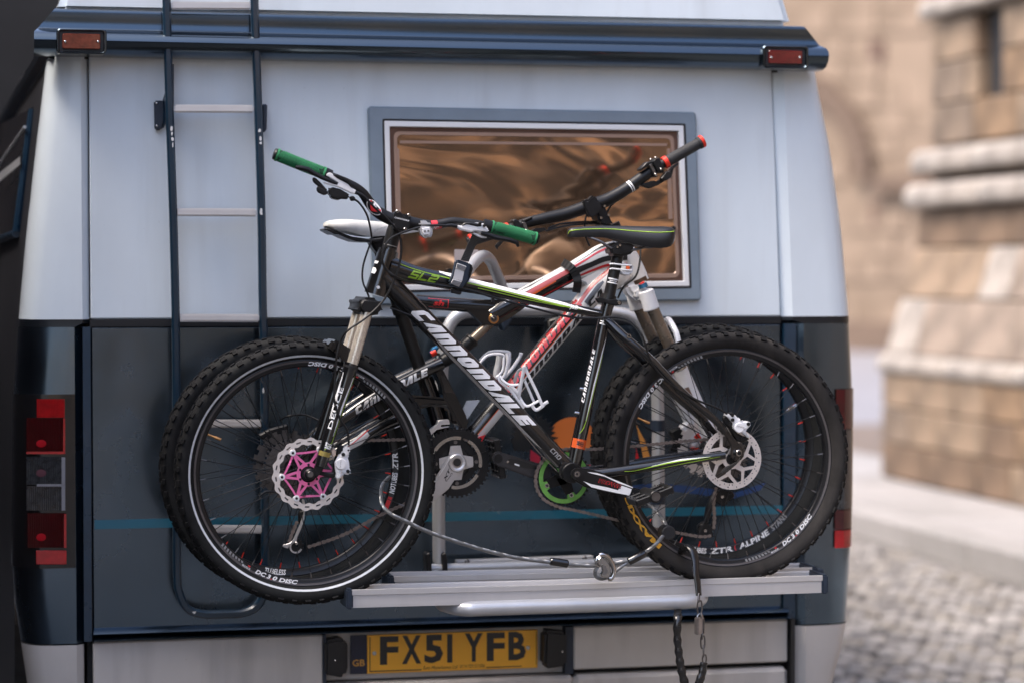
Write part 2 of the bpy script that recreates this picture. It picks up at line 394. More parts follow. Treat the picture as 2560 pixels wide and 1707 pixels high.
vis = [s for s in spots if in_view(s[0], s[1])]; vis.sort(key=lambda s: s[0]**2+s[1]**2); near = vis[:295]; nset = set(near)
cm = []
for i, (vs, fs) in enumerate(CV):
    for m in COBB:
        q = MB().add(vs, fs).mesh('cobblestone', ang=60); q.materials.append(m); cm.append(q)
for i, (x, y, z, a) in enumerate(near): link_mesh('cobblestone', random.choice(cm), None, road, (x, y, z), (0, 0, a))
rest = [MB() for _ in COBB]
for s in spots:
    if s in nset: continue
    vs, fs = random.choice(CV); R = Matrix.Rotation(s[3], 3, 'Z'); o = V(s[:3])
    random.choice(rest).add([o+R @ p for p in vs], fs)
for r_, m in zip(rest, COBB): r_.build('cobblestones', m, road, kind='stuff', fix=False, ang=60)

pav = MB().box((KX+5.0, 3.6, .04), (9.7, 35, .13)).build('pavement', MORTAR); pav['kind'] = 'structure'
y = -2.
while y < 21:
    l = random.uniform(.75, .95)
    MB().box((KX+.06, y+l/2, .035+random.uniform(-.004, .004)), (.2, l-.008, .16)).build('kerbstone', random.choice(PAVE), pav, bevel=.012)
    x = KX+.165; y += l
for r_ in range(3):
    y = 3.-r_*.2
    while y < 21:
        l = random.uniform(.55, .8)
        MB().box((KX+.165+.25+r_*.5, y+l/2, .085+random.uniform(-.003, .003)), (.49, l-.01, .06)).build('paving_slab', random.choice(PAVE), pav, bevel=.006)
        y += l

# battered stone building beside the pavement
sb = thing('stone_building', (6.6, 12, .12), 'pale stone building with a sloping plinth and ledges beside the pavement', 'building')
prof = [(6.10, .115), (6.10, .83), (6.12, .96), (6.34, 1.67), (6.36, 1.94), (6.38, 2.34), (6.45, 2.36), (6.45, 3.2), (6.46, 9.)]
YE = 15.48
MB().prism([V((x+.10, YE-.04, z)) for x, z in prof]+[V((9., YE-.04, 9)), V((9., YE-.04, .115))], (0, -16, 0)).build('wall', MORTAR, sb)
def xat(z):
    for (xa, za), (xb, zb) in zip(prof, prof[1:]):
        if za <= z <= zb: return xa+(xb-xa)*(z-za)/max(1e-6, zb-za)
    return prof[-1][0]
courses = [(.12, .36, 0), (.36, .6, 0), (.6, .83, 0), (.96, 1.33, 1), (1.33, 1.67, 1), (1.67, 1.93, 2), (2.36, 2.64, 0), (2.64, 2.92, 0), (2.92, 3.2, 0), (3.42, 3.75, 0)]
for ci, (z0, z1, kind) in enumerate(courses):
    y = YE
    while y > 9.4:
        l = random.uniform(.42, .85); ya = y-l
        hole = 2.6 < (z0+z1)/2 < 3.2 and ya < 14.72 and y > 14.33
        if hole:
            if y > 14.75: ya = 14.72
            else: y = 14.33; continue
        pr = random.uniform(0, .010); zz0, zz1 = z0+.004, z1-.004; a, b = xat(zz0)-pr, xat(zz1)-pr
        m = random.choice(STONE[:4]) if kind != 1 else random.choice((STONE[4], STONE[4], STONE[1], LEDGE))
        if kind == 2: m = STONE[3]
        MB().prism([V((a, y-.006, zz0)), V((b, y-.006, zz1)), V((b+.16, y-.006, zz1)), V((a+.16, y-.006, zz0))], (0, -(y-ya)+.012, 0)).build('stone_block', m, sb, bevel=.012)
        y = ya
for z0, z1, x0, m in ((.83, .96, 6.07, LEDGE), (1.94, 2.1, 6.26, LEDGE), (2.17, 2.33, 6.31, LEDGE), (3.22, 3.36, 6.36, LEDGE)):
    y = YE+.03
    while y > 9.4:
        l = random.uniform(.9, 1.3)
        MB().prism([V((x0, y, z0+.02)), V((x0, y, z1-.04)), V((x0+.05, y, z1)), V((x0+.5, y, z1)), V((x0+.5, y, z0)), V((x0+.03, y, z0))], (0, -l+.01, 0)).build('ledge_stone', m, sb, bevel=.01)
        y -= l
MB().box((6.58, 14.52, 2.9), (.1, .36, .58)).build('niche', DARKH, sb)
MB().box((6.13, 12.3, .62), (.16, 1.0, 1.0)).build('doorway', DARKH, sb)

# far facade with a blind arch: it closes the view and runs slantwise, facing the sun side
FN = V((-.93, -.37, 0)).normalized(); FT = V((-FN.y, FN.x, 0)); FC = P(2150, 876, 45)
if FT.dot(rt) < 0: FT = -FT
def PF(u, v, off=0.):
    d = fw + rt*((u-1280)/F) + up*(-(v-853.5)/F); o = V((0, 0, CAMZ))
    return o + d*((FC+FN*off-o).dot(FN)/d.dot(FN))
ff = thing('far_facade', FC, 'tall warm sandstone wall with a blind arch beyond the street end', 'building')
def fslab(px, off, name, m, th): return MB().prism([PF(u, v, off) for u, v in px], -FN*th).build(name, m, ff)
wl = [V((*(FC+FT*s).xy, z)) for s, z in ((-34, -.1), (14, -.1), (14, 17), (-34, 17))]
MB().prism(wl, -FN*2).build('wall', FARST, ff)
for k in range(16):
    a0, a1 = radians(-2+7*k)+.004, radians(-2+7*(k+1))-.004
    fslab([(1938+cos(a)*r, 440-sin(a)*r*1.2) for a, r in ((a0, 186), (a0, 232), (a1, 232), (a1, 186))], .25, 'arch_stone', FARSD, .3)
fslab([(2172, 440), (2330, 434), (2330, 476), (2172, 480)], .3, 'string_course', FARSD, .3)
for u, v in ((2190, 130), (2195, 535)): fslab([(u-18, v-28), (u+18, v-28), (u+18, v+28), (u-18, v+28)], .05, 'putlog_hole', mat('deep brown hole', (.10, .06, .045), .9), .1)
fslab([(1900, 800), (2330, 808), (2330, 884), (1900, 870)], .35, 'plinth', FARSD, .4)
for v in range(-40, 800, 62):                                        # courses of big ashlar, barely told apart at this distance
    u = 1900-(v % 3)*20
    while u < 2340:
        l = random.choice((70, 95, 120)); q = random.uniform(.02, .07)
        if random.random() < .55: fslab([(u+2, v+2), (u+l-2, v+2), (u+l-2, v+60), (u+2, v+60)], q, 'ashlar_block', FARST, .1)
        u += l

# house ahead on the left coloured dark for shade, unseen side wall set close to shade the van's left, and the street front behind the camera that the van mirrors
dh = thing('shaded_house', (-3.6, 14, 0), 'house in shade ahead of the camper on the left, its shade in the stone colour', 'building')
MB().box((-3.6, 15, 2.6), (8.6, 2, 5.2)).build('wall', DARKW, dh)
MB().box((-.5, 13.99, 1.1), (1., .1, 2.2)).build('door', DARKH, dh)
lw = thing('unseen_side_wall', (-1.5, 8.2, 0), 'unseen dark rough stone wall along the left, set close to shade the camper', 'wall')
MB().box((-1.5, 8.2, 1.85), (.5, 11.4, 3.7)).build('wall', mat('dark brown rubble', (.05, .038, .03), .9, noise=.5, ns=2.), lw)
MB().box((-1.5, 8.2, 3.75), (.62, 11.4, .1)).build('coping', FARSD, lw)
bf = thing('arcaded_house', (5, -9, 0), 'brown stone house with round arches across the street, mirrored in the camper window', 'building')
ARC = mat('brown arcade stone', (.50, .35, .22), .85, noise=.25, ns=1.2)
MB().box((6, -10, 3.4), (22, 2, 6.8)).build('wall', ARC, bf)
for i in range(11):
    cx = -1.6+i*1.45
    pts = [V((cx-.54, -9.02, .05))]+[V((cx-.54*cos(pi*k/12), -9.02, 2.3+.62*sin(pi*k/12))) for k in range(13)]+[V((cx+.54, -9.02, .05))]
    MB().prism(pts, (0, .05, 0)).build('archway', DARKH, bf)
    for k in range(9):
        a0, a1 = pi*k/9+.02, pi*(k+1)/9-.02
        MB().prism([V((cx+cos(a)*r, -9.0, 2.3+sin(a)*r*1.1)) for a, r in ((a0, .57), (a0, .72), (a1, .72), (a1, .57))], (0, .12, 0)).build('arch_stone', LEDGE if i % 2 else STONE[4], bf)
    MB().box((cx, -8.97, 3.95), (.5, .1, .8)).build('window', DARKH, bf)
    MB().box((cx, -8.97, 5.6), (.6, .1, 1.1)).build('window', DARKH, bf)
    MB().box((cx, -8.92, 3.5), (.7, .22, .1)).build('sill', LEDGE, bf)
MB().box((6, -8.9, 3.22), (22, .24, .14)).build('string_course', LEDGE, bf)
MB().box((6, -8.9, 6.75), (22.4, .5, .25)).build('cornice', LEDGE, bf)
bf.rotation_euler = (0, 0, radians(40))

# ================================================================== the camper van
def zl(u, v, Y=YV): return P(u, v, Y).z
def xl(u, v, Y=YV): return P(u, v, Y).x
van = thing('camper_van', (P(1080, 1600, YV).x, YV, 0), 'blue and white camper van seen from behind with roof ladder and bicycle carrier', 'camper van')
zA = (zl(222, 152)+zl(1927, 172))/2; zB = (zl(228, 795)+zl(1957, 795))/2; zC = (zl(228, 814)+zl(1957, 812))/2
zD = (zl(233, 1572)+zl(1972, 1527))/2; zE = (zl(233, 1602)+zl(1972, 1543))/2; zG = zl(1975, 1660); zH = .22
xs0 = lambda z: xl(222, 152)+(xl(232, 1570)-xl(222, 152))*(zA-z)/(zA-zD)          # left seam
xs1 = lambda z: xl(1929, 172)+(xl(1952, 795)-xl(1929, 172))*min(1, max(0, (zA-z)/(zA-zB)))+.008*max(0, (zB-z))   # right seam
def panel(z0, z1, off, m, name, th=.03, x0=None, x1=None, bevel=.004, parent=None):
    a = (x0 or xs0), (x1 or xs1)
    return MB().prism([V((a[0](z0), YV+off, z0)), V((a[1](z0), YV+off, z0)), V((a[1](z1), YV+off, z1)), V((a[0](z1), YV+off, z1))], (0, th, 0)).build(name, m, parent or van, bevel=bevel)
MB().box(((xs0(1.5)+xs1(1.5))/2, YV+.09, 1.25), (xs1(1.5)-xs0(1.5)+.02, .08, 1.8)).build('shell', RUB, van)
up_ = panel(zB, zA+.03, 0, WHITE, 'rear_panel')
panel(zC, zB-.0005, .0005, BLK, 'black_band', .03, bevel=0)
low = panel(zD, zC-.0005, 0, BLUE, 'rear_door_panel')
bx0 = lambda z: xs0(z)-.0; bx1 = lambda z: xs1(z)+.012
# blue lip above the bumper: a rolled moulding
rows = []
for k in range(2):
    x = (xs0(zE), xs1(zE)+.012)[k]
    rows.append([V((x, YV+y, zE+(zD-zE)*q)) for y, q in ((.02, 1.5), (-.004, 1.35), (-.02, 1.1), (-.028, .85), (-.018, .55), (-.012, .5), (-.022, .4), (-.03, .15), (-.012, 0), (.02, 0))])
MB().grid(rows).build('lip_moulding', BLUEM, van)
# bumper apron in three pieces: left, right and below the plate recess
RX0, RX1 = xl(806, 1600), xl(1432, 1580)
zR = zl(1100, 1697)
panel(zH, zE-.002, -.012, GREY, 'bumper_panel', .05, x1=lambda z: RX0)
panel(zG+.01, zE-.002, -.012, GREY, 'bumper_panel', .05, x0=lambda z: RX1, x1=lambda z: xs1(z)+.012)
panel(zH, zG-.004, -.016, GREY, 'bumper_lip', .05, x0=lambda z: RX1+.0, x1=lambda z: xs1(z)+.012, bevel=.012)
panel(zH, zR, -.016, GREY, 'bumper_lip', .05, x0=lambda z: RX0+.002, x1=lambda z: RX1-.002, bevel=.008)
panel(zR+.002, zE-.002, .028, GREY, 'plate_recess', .02, x0=lambda z: RX0, x1=lambda z: RX1)
for x in (RX0+.004, RX1-.012): MB().box((x, YV+.008, (zR+zE)/2), (.010 if x < 1 else .022, .036, zE-zR-.006)).build('recess_edge', NAVYP, van)
# seams
for f, wd in ((xs0, .0012), (xs1, .0018)):
    MB().prism([V((f(zC)-wd, YV+.004, zE)), V((f(zC)+wd, YV+.004, zE)), V((f(zA)+wd, YV+.004, zA)), V((f(zA)-wd, YV+.004, zA))], (0, .02, 0)).build('seam', RUB, van)
x = xs0(1.); MB().box((x-.012, YV+.006, (zE+zC)/2), (.020, .03, zC-zE)).build('door_channel', NAVY, van)
MB().box((xs1(.9)+.02, YV+.004, (zE+zC)/2), (.034, .03, zC-zE)).build('door_channel', NAVY, van)
MB().box((xs1(.5)+.022, YV+.0, (zE+zH)/2), (.01, .06, zE-zH)).build('door_channel', RUB, van)

# corner pieces: lofts of rounded sections
LE = [(150, 118), (400, 88), (600, 66), (800, 48), (985, 36), (1420, 32), (1500, 38), (1600, 52), (1720, 70)]
RE = [(172, 2020), (373, 2061), (574, 2089), (780, 2107), (965, 2116), (1370, 2112), (1545, 2100), (1620, 2086), (1680, 2068), (1740, 2050)]
def edge(tab, z):
    pts = sorted((zl(u, v, YV+.12), xl(u, v, YV+.12)) for v, u in tab)
    if z <= pts[0][0]: return pts[0][1]
    for (a, xa), (b, xb) in zip(pts, pts[1:]):
        if a <= z <= b: return xa+(xb-xa)*(z-a)/(b-a)
    return pts[-1][1]
def corner(side, z0, z1, m, name, off=0., n=10, cut=0.):
    rows = []
    for k in range(n+1):
        z = z0+(z1-z0)*k/n
        if side < 0:
            s = xs0(z)-(.0012 if z > zB-.01 else .022); o = edge(LE, z); sg = 1
        else:
            s = xs1(z)+(.004 if z > zB-.01 else .036); o = edge(RE, z); sg = -1
        a = s-sg*(.020 if side < 0 else .030); w_ = abs(a-o); r = min(.065, w_*.55)
        L = [(s, .018), (s-sg*.002, .012), (a, -.004), (o+sg*(r+.02), .000)]
        L += [(o+sg*r*(1-sin(q)), .0+r*1.5*(1-cos(q))+.004) for q in (.25, .55, .85, 1.1, 1.35, 1.57)]
        L += [(o, .2)]
        rows.append([V((x, YV+y+off, z)) for x, y in L])
    return MB().grid(rows).build(name, m, van, ang=28)
zT0 = zl(100, 985); zT1 = zl(100, 1420); zU0 = zl(2100, 967); zU1 = zl(2100, 1372)
for side, a, b in ((-1, zT0, zT1), (1, zU0, zU1)):
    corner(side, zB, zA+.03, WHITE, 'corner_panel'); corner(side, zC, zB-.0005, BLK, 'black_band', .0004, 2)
    corner(side, zE-.02 if side > 0 else zE-.005, zC-.0005, BLUE, 'corner_panel', n=16); corner(side, zH, (zE-.023) if side > 0 else zE-.008, GREY, 'bumper_corner', -.004)
# body sides running forward
for side, tab in ((-1, LE), (1, RE)):
    rows = []
    for z in (.25, .45, .7, 1., 1.3, 1.6, 1.9, 2.1, zA+.02):
        o = edge(tab, max(z, .8)); rows.append([V((o-side*.004, YV+.2, z)), V((o+side*.045, YV+1.2, z)), V((o+side*.06, YV+4.2, z)), V((o-side*.05, YV+5.2, z))])
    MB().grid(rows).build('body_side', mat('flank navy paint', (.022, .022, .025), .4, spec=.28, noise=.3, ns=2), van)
MB().box((1.25, YV+5.2, 1.25), (2.1, .1, 2.0)).build('front_end', BLUE, van)
for x in (.35, 2.2):
    for yq in (YV+.9, YV+4.3): MB().lathe((0, 0, 0), [(.02, -.1), (.2, -.1), (.31, -.07), (.33, 0), (.31, .07), (.2, .1), (.02, .1)], 32).build('wheel', TYRE, van) if False else None
def road_wheel(x, yq):
    pr = [(.02, -.1), (.2, -.1), (.31, -.08), (.33, -.03), (.33, .03), (.31, .08), (.2, .1), (.02, .1)]
    mb = MB().lathe((0, 0, 0), pr, 36); mb.v = [V((x+p.y, yq+p.x, .33+p.z)) for p in mb.v]; mb.build('wheel', TYRE, van)
for x in (.36, 2.16):
    for yq in (YV+.95, YV+4.25): road_wheel(x, yq)
MB().box((1.25, YV+2.6, .42), (1.7, 4.8, .2)).build('chassis', RUB, van)
# side window hinged open on the left flank, seen almost edge on
sw = grp('side_window', P(50, 430, 7.1), van)
MB().prism([P(84, 268, 6.9), P(40, 585, 6.9), P(-30, 610, 8.1), P(-30, 330, 8.1)], (-.004, .012, 0)).build('pane', mat('dark tinted acrylic', (.006, .006, .007), .08, 0, .6), sw)
MB().tube([P(82, 274, 6.89), P(42, 580, 6.89)], .012, 8).build('window_frame', NAVY, sw)
MB().tube([P(40, 584, 6.89), P(-30, 612, 8.0)], .012, 8).build('window_frame', NAVY, sw)
MB().tube([P(62, 318, 6.87), P(-12, 428, 7.3)], .0045, 8).build('stay', ALUP, sw)
MB().prism([P(50, 392, 6.87), P(50, 412, 6.87), P(-10, 462, 7.3), P(-10, 440, 7.3)], (0, .008, 0)).build('stay', ALUP, sw)
# gutter along the left roof edge
MB().tube([P(140, 118, YV+.02), P(70, 235, 7.4), P(-20, 385, 9.2)], [.035, .04, .04], 10).build('gutter', BLUEM, van)

# roof moulding: a blue section swept across with rounded ends
zm0 = (zl(300, 148)+zl(1900, 172))/2; zm1 = (zl(300, 28)+zl(1900, 66))/2; H = zm1-zm0
prf = [(.0, -.012), (.045, -.01), (.072, .05), (.088, .16), (.094, .28), (.089, .38), (.075, .46), (.058, .51), (.048, .535), (.0445, .555), (.0435, .58), (.0438, .75), (.0444, .91), (.0435, .94), (.038, .975), (.02, .998), (-.06, 1.03)]
XL, XR = xl(84, 110, YV-.05), xl(2059, 145, YV-.05); rows = []
st = [(0, a/7*pi/2) for a in range(8)]+[(.5, pi/2)]+[(1, pi/2-a/7*pi/2) for a in range(8)]
for side, a in st:
    row = []
    for yq, q in prf:
        ins = .085*max(0, q-.45)*1.2; r = .075
        x = (XL+r*(1-sin(a))+ins) if side == 0 else (XR-r*(1-sin(a))-ins) if side == 1 else (XL+XR)/2
        sc = cos(pi/2-a); cz = .27
        zz = cz+(q-cz)*(.35+.65*sqrt(max(0, sc))) if q < .52 else q
        row.append(V((x, YV-yq*(sc if q < .52 else .55+.45*sc)+.02*(1-sc), zm0+H*zz)))
    rows.append(row)
MB().grid(rows).build('roof_moulding', BLUEM, van, ang=45)
MB().box(((XL+XR)/2, YV+.02, zm0-.002), (XR-XL-.16, .03, .008)).build('sealant', RUB, van)
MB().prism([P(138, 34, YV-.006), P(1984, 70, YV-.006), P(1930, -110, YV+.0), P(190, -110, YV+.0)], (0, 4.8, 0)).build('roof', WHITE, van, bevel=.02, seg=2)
def rrect(px, Y, r, k=5):                                            # rounded quad TL TR BR BL -> world loop
    c = [P(u, v, Y) for u, v in px]; out = []
    for i in range(4):
        p, a, b = c[i], (c[i-1]-c[i]).normalized(), (c[(i+1) % 4]-c[i]).normalized()
        for j in range(k+1):
            t = j/k*pi/2; out.append(p + a*r*(1-sin(t)) + b*r*(1-cos(t)))
    return out
def frame(outer, inner, y0, th, ro, ri, name, m, parent, bevel=.002, k=5):
    o = rrect(outer, y0, ro, k); i = rrect(inner, y0, ri, k); n = len(o); d = V((0, th, 0))
    vs = o+i+[p+d for p in o]+[p+d for p in i]; fs = []
    for a in range(n):
        b = (a+1) % n
        fs += [(a, b, n+b, n+a), (a, 2*n+a, 2*n+b, b), (n+a, n+b, 3*n+b, 3*n+a), (2*n+a, 3*n+a, 3*n+b, 2*n+b)]
    return MB().add(vs, fs).build(name, m, parent, bevel=bevel)
def rslab(px, y0, th, r, name, m, parent, bevel=.0, k=5): return MB().prism(rrect(px, y0, r, k), (0, th, 0)).build(name, m, parent, bevel=bevel)
def q4(u0, v0, u1, v1, s=0.): return [(u0, v0), (u1, v0+s), (u1, v1+s), (u0, v1)]
for u0, v0, u1, v1, s, m in ((150, 79, 257, 127, 2, AMBER), (1916, 121, 2012, 164, 2, mat('dark red marker lens', (.10, .004, .006), .18, 0, .8, noise=.3, ns=60))):
    ml = grp('marker_light', P((u0+u1)/2, (v0+v1)/2, YV-.1), van); Yh = YV-.106
    frame(q4(u0-9, v0-8, u1+10, v1+7, s), q4(u0-2, v0-2, u1+2, v1+2, s), Yh, .07, .012, .006, 'housing', BLUEM, ml, bevel=.004)
    rslab(q4(u0-2, v0-2, u1+2, v1+2, s), Yh+.006, .03, .006, 'gasket', RUB, ml)
    rslab(q4(u0+6, v0+5, u1-6, v1-5, s), Yh+.0, .02, .004, 'lens', m, ml, bevel=.0015)
    for u in (u0+13, u1-12): MB().ball(P(u, (v0+v1)/2+2, Yh-.0005), .0034, (1, .5, 1)).build('screw', STEEL, ml)

# rear window
wn = grp('window', P(1340, 500, YV), van); W0 = [(920, 266), (1741, 281), (1754, 752), (934, 764)]
WI = [(958, 300), (1712, 312), (1727, 719), (969, 730)]
frame(W0, [(960, 302), (1710, 314), (1725, 717), (971, 728)], YV-.020, .022, .010, .004, 'window_frame', TRIMBLUE, wn, bevel=.005)
frame([(961, 303), (1709, 315), (1724, 716), (972, 727)], [(974, 317), (1697, 328), (1711, 703), (984, 713)], YV-.022, .02, .003, .002, 'inner_trim', mat('white trim strip', (.70, .71, .72), .4), wn, bevel=.0015)
frame([(956, 298), (1714, 310), (1729, 721), (967, 732)], [(961, 303), (1709, 315), (1724, 716), (972, 727)], YV-.0205, .02, .003, .003, 'seal', RUB, wn, bevel=0)
rslab([(973, 316), (1698, 327), (1712, 704), (983, 714)], YV-.008, .006, .01, 'pane_rim', mat('bronze acrylic rim', (.16, .09, .07), .12, .3, .6), wn)
rslab([(985, 330), (1684, 339), (1699, 693), (994, 702)], YV-.014, .006, .016, 'pane', GLASS, wn, bevel=.004)
frame([(984, 329), (1685, 338), (1700, 694), (993, 703)], [(993, 338), (1676, 347), (1691, 684), (1002, 693)], YV-.0165, .004, .016, .012, 'pane_bevel', PALER, wn, bevel=.001)
MB().slab([(1000, 352), (1668, 359), (1668, 366), (1000, 359)], YV-.0158, .003).build('hinge_line', PALER, wn)
for u, v in ((1124, 677), (1684, 571)): MB().cyl(P(u, v, YV-.034), P(u, v, YV-.01), .0062, n=16).build('knob', MBLK, wn)
for px in ([(991, 372), (998, 372), (1003, 560), (996, 560)], [(1668, 372), (1676, 372), (1682, 548), (1672, 548)]): MB().slab(px, YV-.018, .004).build('latch_bar', PALER, wn)
rslab(q4(1136, 624, 1196, 668, 1), YV-.0148, .002, .003, 'sticker', mat('pale sticker', (.42, .36, .34), .5), wn)

# tail lights
tl = grp('tail_light', P(107, 1200, YV), van)
rows = []
for k in range(9):
    z = zT1+(zT0-zT1)*k/8; o = edge(LE, z); a = xl(188, 1200); r = .065
    rows.append([V((a, YV+.01, z)), V((a, YV-.008, z)), V((o+r+.02, YV-.007, z))]+[V((o-.003+r*(1-sin(q)), YV-.006+r*1.5*(1-cos(q)), z)) for q in (.25, .55, .85, 1.1, 1.35, 1.57)]+[V((o-.003, YV+.19, z))])
hs = MB().grid(rows)
for z in (zT1, zT0): q = rows[0 if z == zT1 else -1]; hs.add(q, [tuple(range(len(q)))])
hs.build('housing', mat('black lamp housing', (.006, .006, .007), .2, 0, .4), tl)
def lens(u0, v0, u1, v1, m, name='lens', ribs=0):
    Yl = YV-.0095; mb = MB()
    if ribs:
        n = ribs
        for k in range(n):
            a = u0+(u1-u0)*k/n; b = u0+(u1-u0)*(k+1)/n
            mb.add([P(a, v0, Yl), P((a+b)/2, v0, Yl-.0018), P(b, v0, Yl), P(a, v1, Yl), P((a+b)/2, v1, Yl-.0018), P(b, v1, Yl)], [(0, 1, 4, 3), (1, 2, 5, 4)])
        return mb.build(name, m, tl, fix=False, ang=10)
    return mb.slab([(u0, v0), (u1, v0), (u1, v1), (u0, v1)], Yl, .006).build(name, m, tl, bevel=.0012)
lens(66, 1044, 163, 1134, REDD, 'lens', 22); lens(92, 997, 162, 1043, REDL, 'reflector', 18); lens(66, 1141, 164, 1211, SMOKE, 'lens', 22)
lens(66, 1214, 164, 1275, SMOKE, 'lens', 18); lens(68, 1282, 166, 1368, REDD, 'lens', 22); lens(90, 1375, 166, 1410, REDL, 'reflector')
for px in ([(158, 1045), (163, 1045), (163, 1134), (158, 1134)], [(66, 1128), (162, 1128), (162, 1134), (66, 1134)], [(160, 1284), (166, 1284), (166, 1368), (160, 1368)]):
    MB().slab(px, YV-.0122, .002).build('lens_edge', REDL, tl)
for px in ([(154, 1142), (163, 1142), (163, 1275), (154, 1275)], [(92, 1209), (163, 1209), (163, 1215), (92, 1215)]): MB().slab(px, YV-.0122, .002).build('lens_edge', mat('grey lens edge', (.2, .2, .22), .3), tl)
for v in (1108, 1342, 1182): MB().ball(P(103, v, YV-.0108), .010, (1.3, .08, 1)).build('glow_spot', mat('soft glow red', (.34, .006, .012), .7, spec=.1) if v != 1182 else mat('dull pink glow', (.10, .04, .05), .7, spec=.1), tl)  # flat spots coloured as the soft glow inside the lamp
tr = grp('tail_light', P(2080, 1170, YV), van)
def rlens(v0, v1, m, nm): 
    z0, z1 = zl(2090, v1), zl(2090, v0); rows = []
    for k in range(5):
        z = z0+(z1-z0)*k/4; o = edge(RE, z)-.002; r = .06
        rows.append([V((o-.075, YV-.004, z)), V((o-.05, YV-.008, z))]+[V((o-r*(1-sin(q)), YV-.008+r*1.5*(1-cos(q)), z)) for q in (.3, .7, 1.1, 1.5)]+[V((o, YV+.16, z))])
    MB().grid(rows).build(nm, m, tr)
rlens(972, 1072, REDD, 'lens'); rlens(1074, 1272, SMOKE, 'lens'); rlens(1274, 1322, REDD, 'lens'); rlens(1325, 1368, REDL, 'reflector')

# stripes and the sunset picture on the lower panel: thin vinyl laid on the paint
def vinyl(px, m, name, off=.0012, parent=low): return MB().slab(px, YV-off, off*.8).build(name, m, parent)
vinyl([(236, 1299), (1956, 1262), (1956, 1283), (236, 1322)], TEAL, 'stripe')
SUNM = mat('orange vinyl', (.62, .16, .03), .4, 0, .4, noise=.05)
vinyl([(1430+62*cos(a), 1104+62*sin(a)) for a in [radians(q) for q in range(-205, 26, 11)]], SUNM, 'sun_print')
fr = [(1286, 1126)]; rr = random.Random(3)
for k in range(34):
    a = pi+pi*1.25*k/33; r = (52 if k % 2 else 66)+rr.uniform(-4, 6); fr.append((1334+r*cos(a)*.9, 1096+r*sin(a)*.9))
fr += [(1364, 1125), (1380, 1160), (1362, 1152), (1350, 1120), (1330, 1108), (1322, 1130), (1310, 1126)]
vinyl(fr, mat('black vinyl', (.008, .01, .012), .4, 0, .3), 'palm_print', .002)
vinyl([(1326, 1122), (1350, 1140), (1352, 1162), (1326, 1150)], mat('crimson vinyl', (.35, .015, .04), .4, 0, .3), 'sail_print')
vinyl([(1591, 1061), (1612, 1100), (1628, 1150), (1610, 1152)], mat('amber vinyl', (.62, .27, .06), .4, 0, .3), 'sail_print')
vinyl([(1591, 1121), (1600, 1152), (1588, 1156)], RED, 'sail_print'); vinyl([(1448, 1160), (1482, 1162), (1480, 1174), (1450, 1170)], RED, 'sail_print')
BV = mat('royal blue vinyl', (.012, .045, .15), .4, 0, .4)
vinyl([(1560, 1215), (1640, 1206), (1740, 1216), (1840, 1230), (1915, 1205), (1900, 1225), (1830, 1246), (1740, 1234), (1640, 1222), (1560, 1228)], BV, 'wave_print')

# number plate with its two lamps
npl = grp('number_plate', P(1110, 1630, YV), van); Yp = YV+.014
MB().slab([(918, 1587), (1344, 1573), (1344, 1668), (918, 1683)], Yp, .010).build('plate', YPLATE, npl, bevel=.001)
MB().slab([(877, 1588), (917.5, 1587), (917.5, 1683), (877, 1684)], Yp, .010).build('country_band', PLBLUE, npl)
def ptxt(t, u0, u1, v0, v1, m, sl=-.034, bold=.0, Yq=Yp-.0006, sh=0.):
    td = text2d(t, bold, sh); k = lambda u: sl*(u-u0)
    return print_on(td, on_px((u0, v1), (u1, v1+k(u1)), (u0, v0), Yq), 'lettering', m, npl, ny=1)
for ch, u0, u1 in (('F', 950, 996), ('X', 1005, 1053), ('5', 1061, 1108), ('1', 1118, 1131), ('Y', 1162, 1207), ('F', 1217, 1262), ('B', 1271, 1315)):
    d = -.036*(u0-950)
    if ch == '1':
        o = MB().slab([(u0, 1590+d), (u1, 1590+d), (u1, 1661+d), (u0, 1661+d)], Yp-.0008, .0006).build('lettering', BPRINT, npl)
    else: ptxt(ch, u0, u1, 1590+d, 1661+d, BPRINT, bold=.035, sl=-.03)
ptxt('GB', 881, 912, 1648, 1665, mat('orange plate print', (.6, .3, .05), .5), bold=.02)
ptxt('Euro Motorhomes Ltd.', 1058, 1144, 1664, 1673, BPRINT, sh=.3); ptxt('0114 723 511036', 1150, 1212, 1660.5, 1669, BPRINT, sh=.3)
for px in ([(924, 1592), (926, 1592), (926, 1677), (924, 1677)], [(924, 1676), (1054, 1671.5), (1054, 1674), (924, 1678.5)], [(1216, 1666.5), (1304, 1663), (1304, 1665), (1216, 1668.5)], [(1340, 1576), (1341.5, 1576), (1341.5, 1660), (1340, 1660)]):
    MB().slab(px, Yp-.0007, .0005).build('border_line', BPRINT, npl)
for u, v in ((936, 1632), (1320, 1618)): MB().ball(P(u, v, Yp-.001), .0058, (1, .5, 1)).build('bolt', ALUP, npl)
for px in ([(812, 1602), (848, 1594), (866, 1600), (870, 1612), (870, 1668), (864, 1690), (852, 1693), (812, 1686)], [(1362, 1580), (1372, 1575), (1418, 1580), (1418, 1664), (1372, 1671), (1360, 1664)]):
    o = MB().slab(px, YV-.03, .06).build('plate_lamp', mat('black plate lamp', (.005, .006, .008), .35), van, bevel=.008, seg=2)
    u = px[0][0]+26 if px[0][0] < 900 else 1406
    MB().ball(P(u, px[0][1]+48, YV-.031), .0028, (1, .5, 1)).build('screw', STEEL, o)

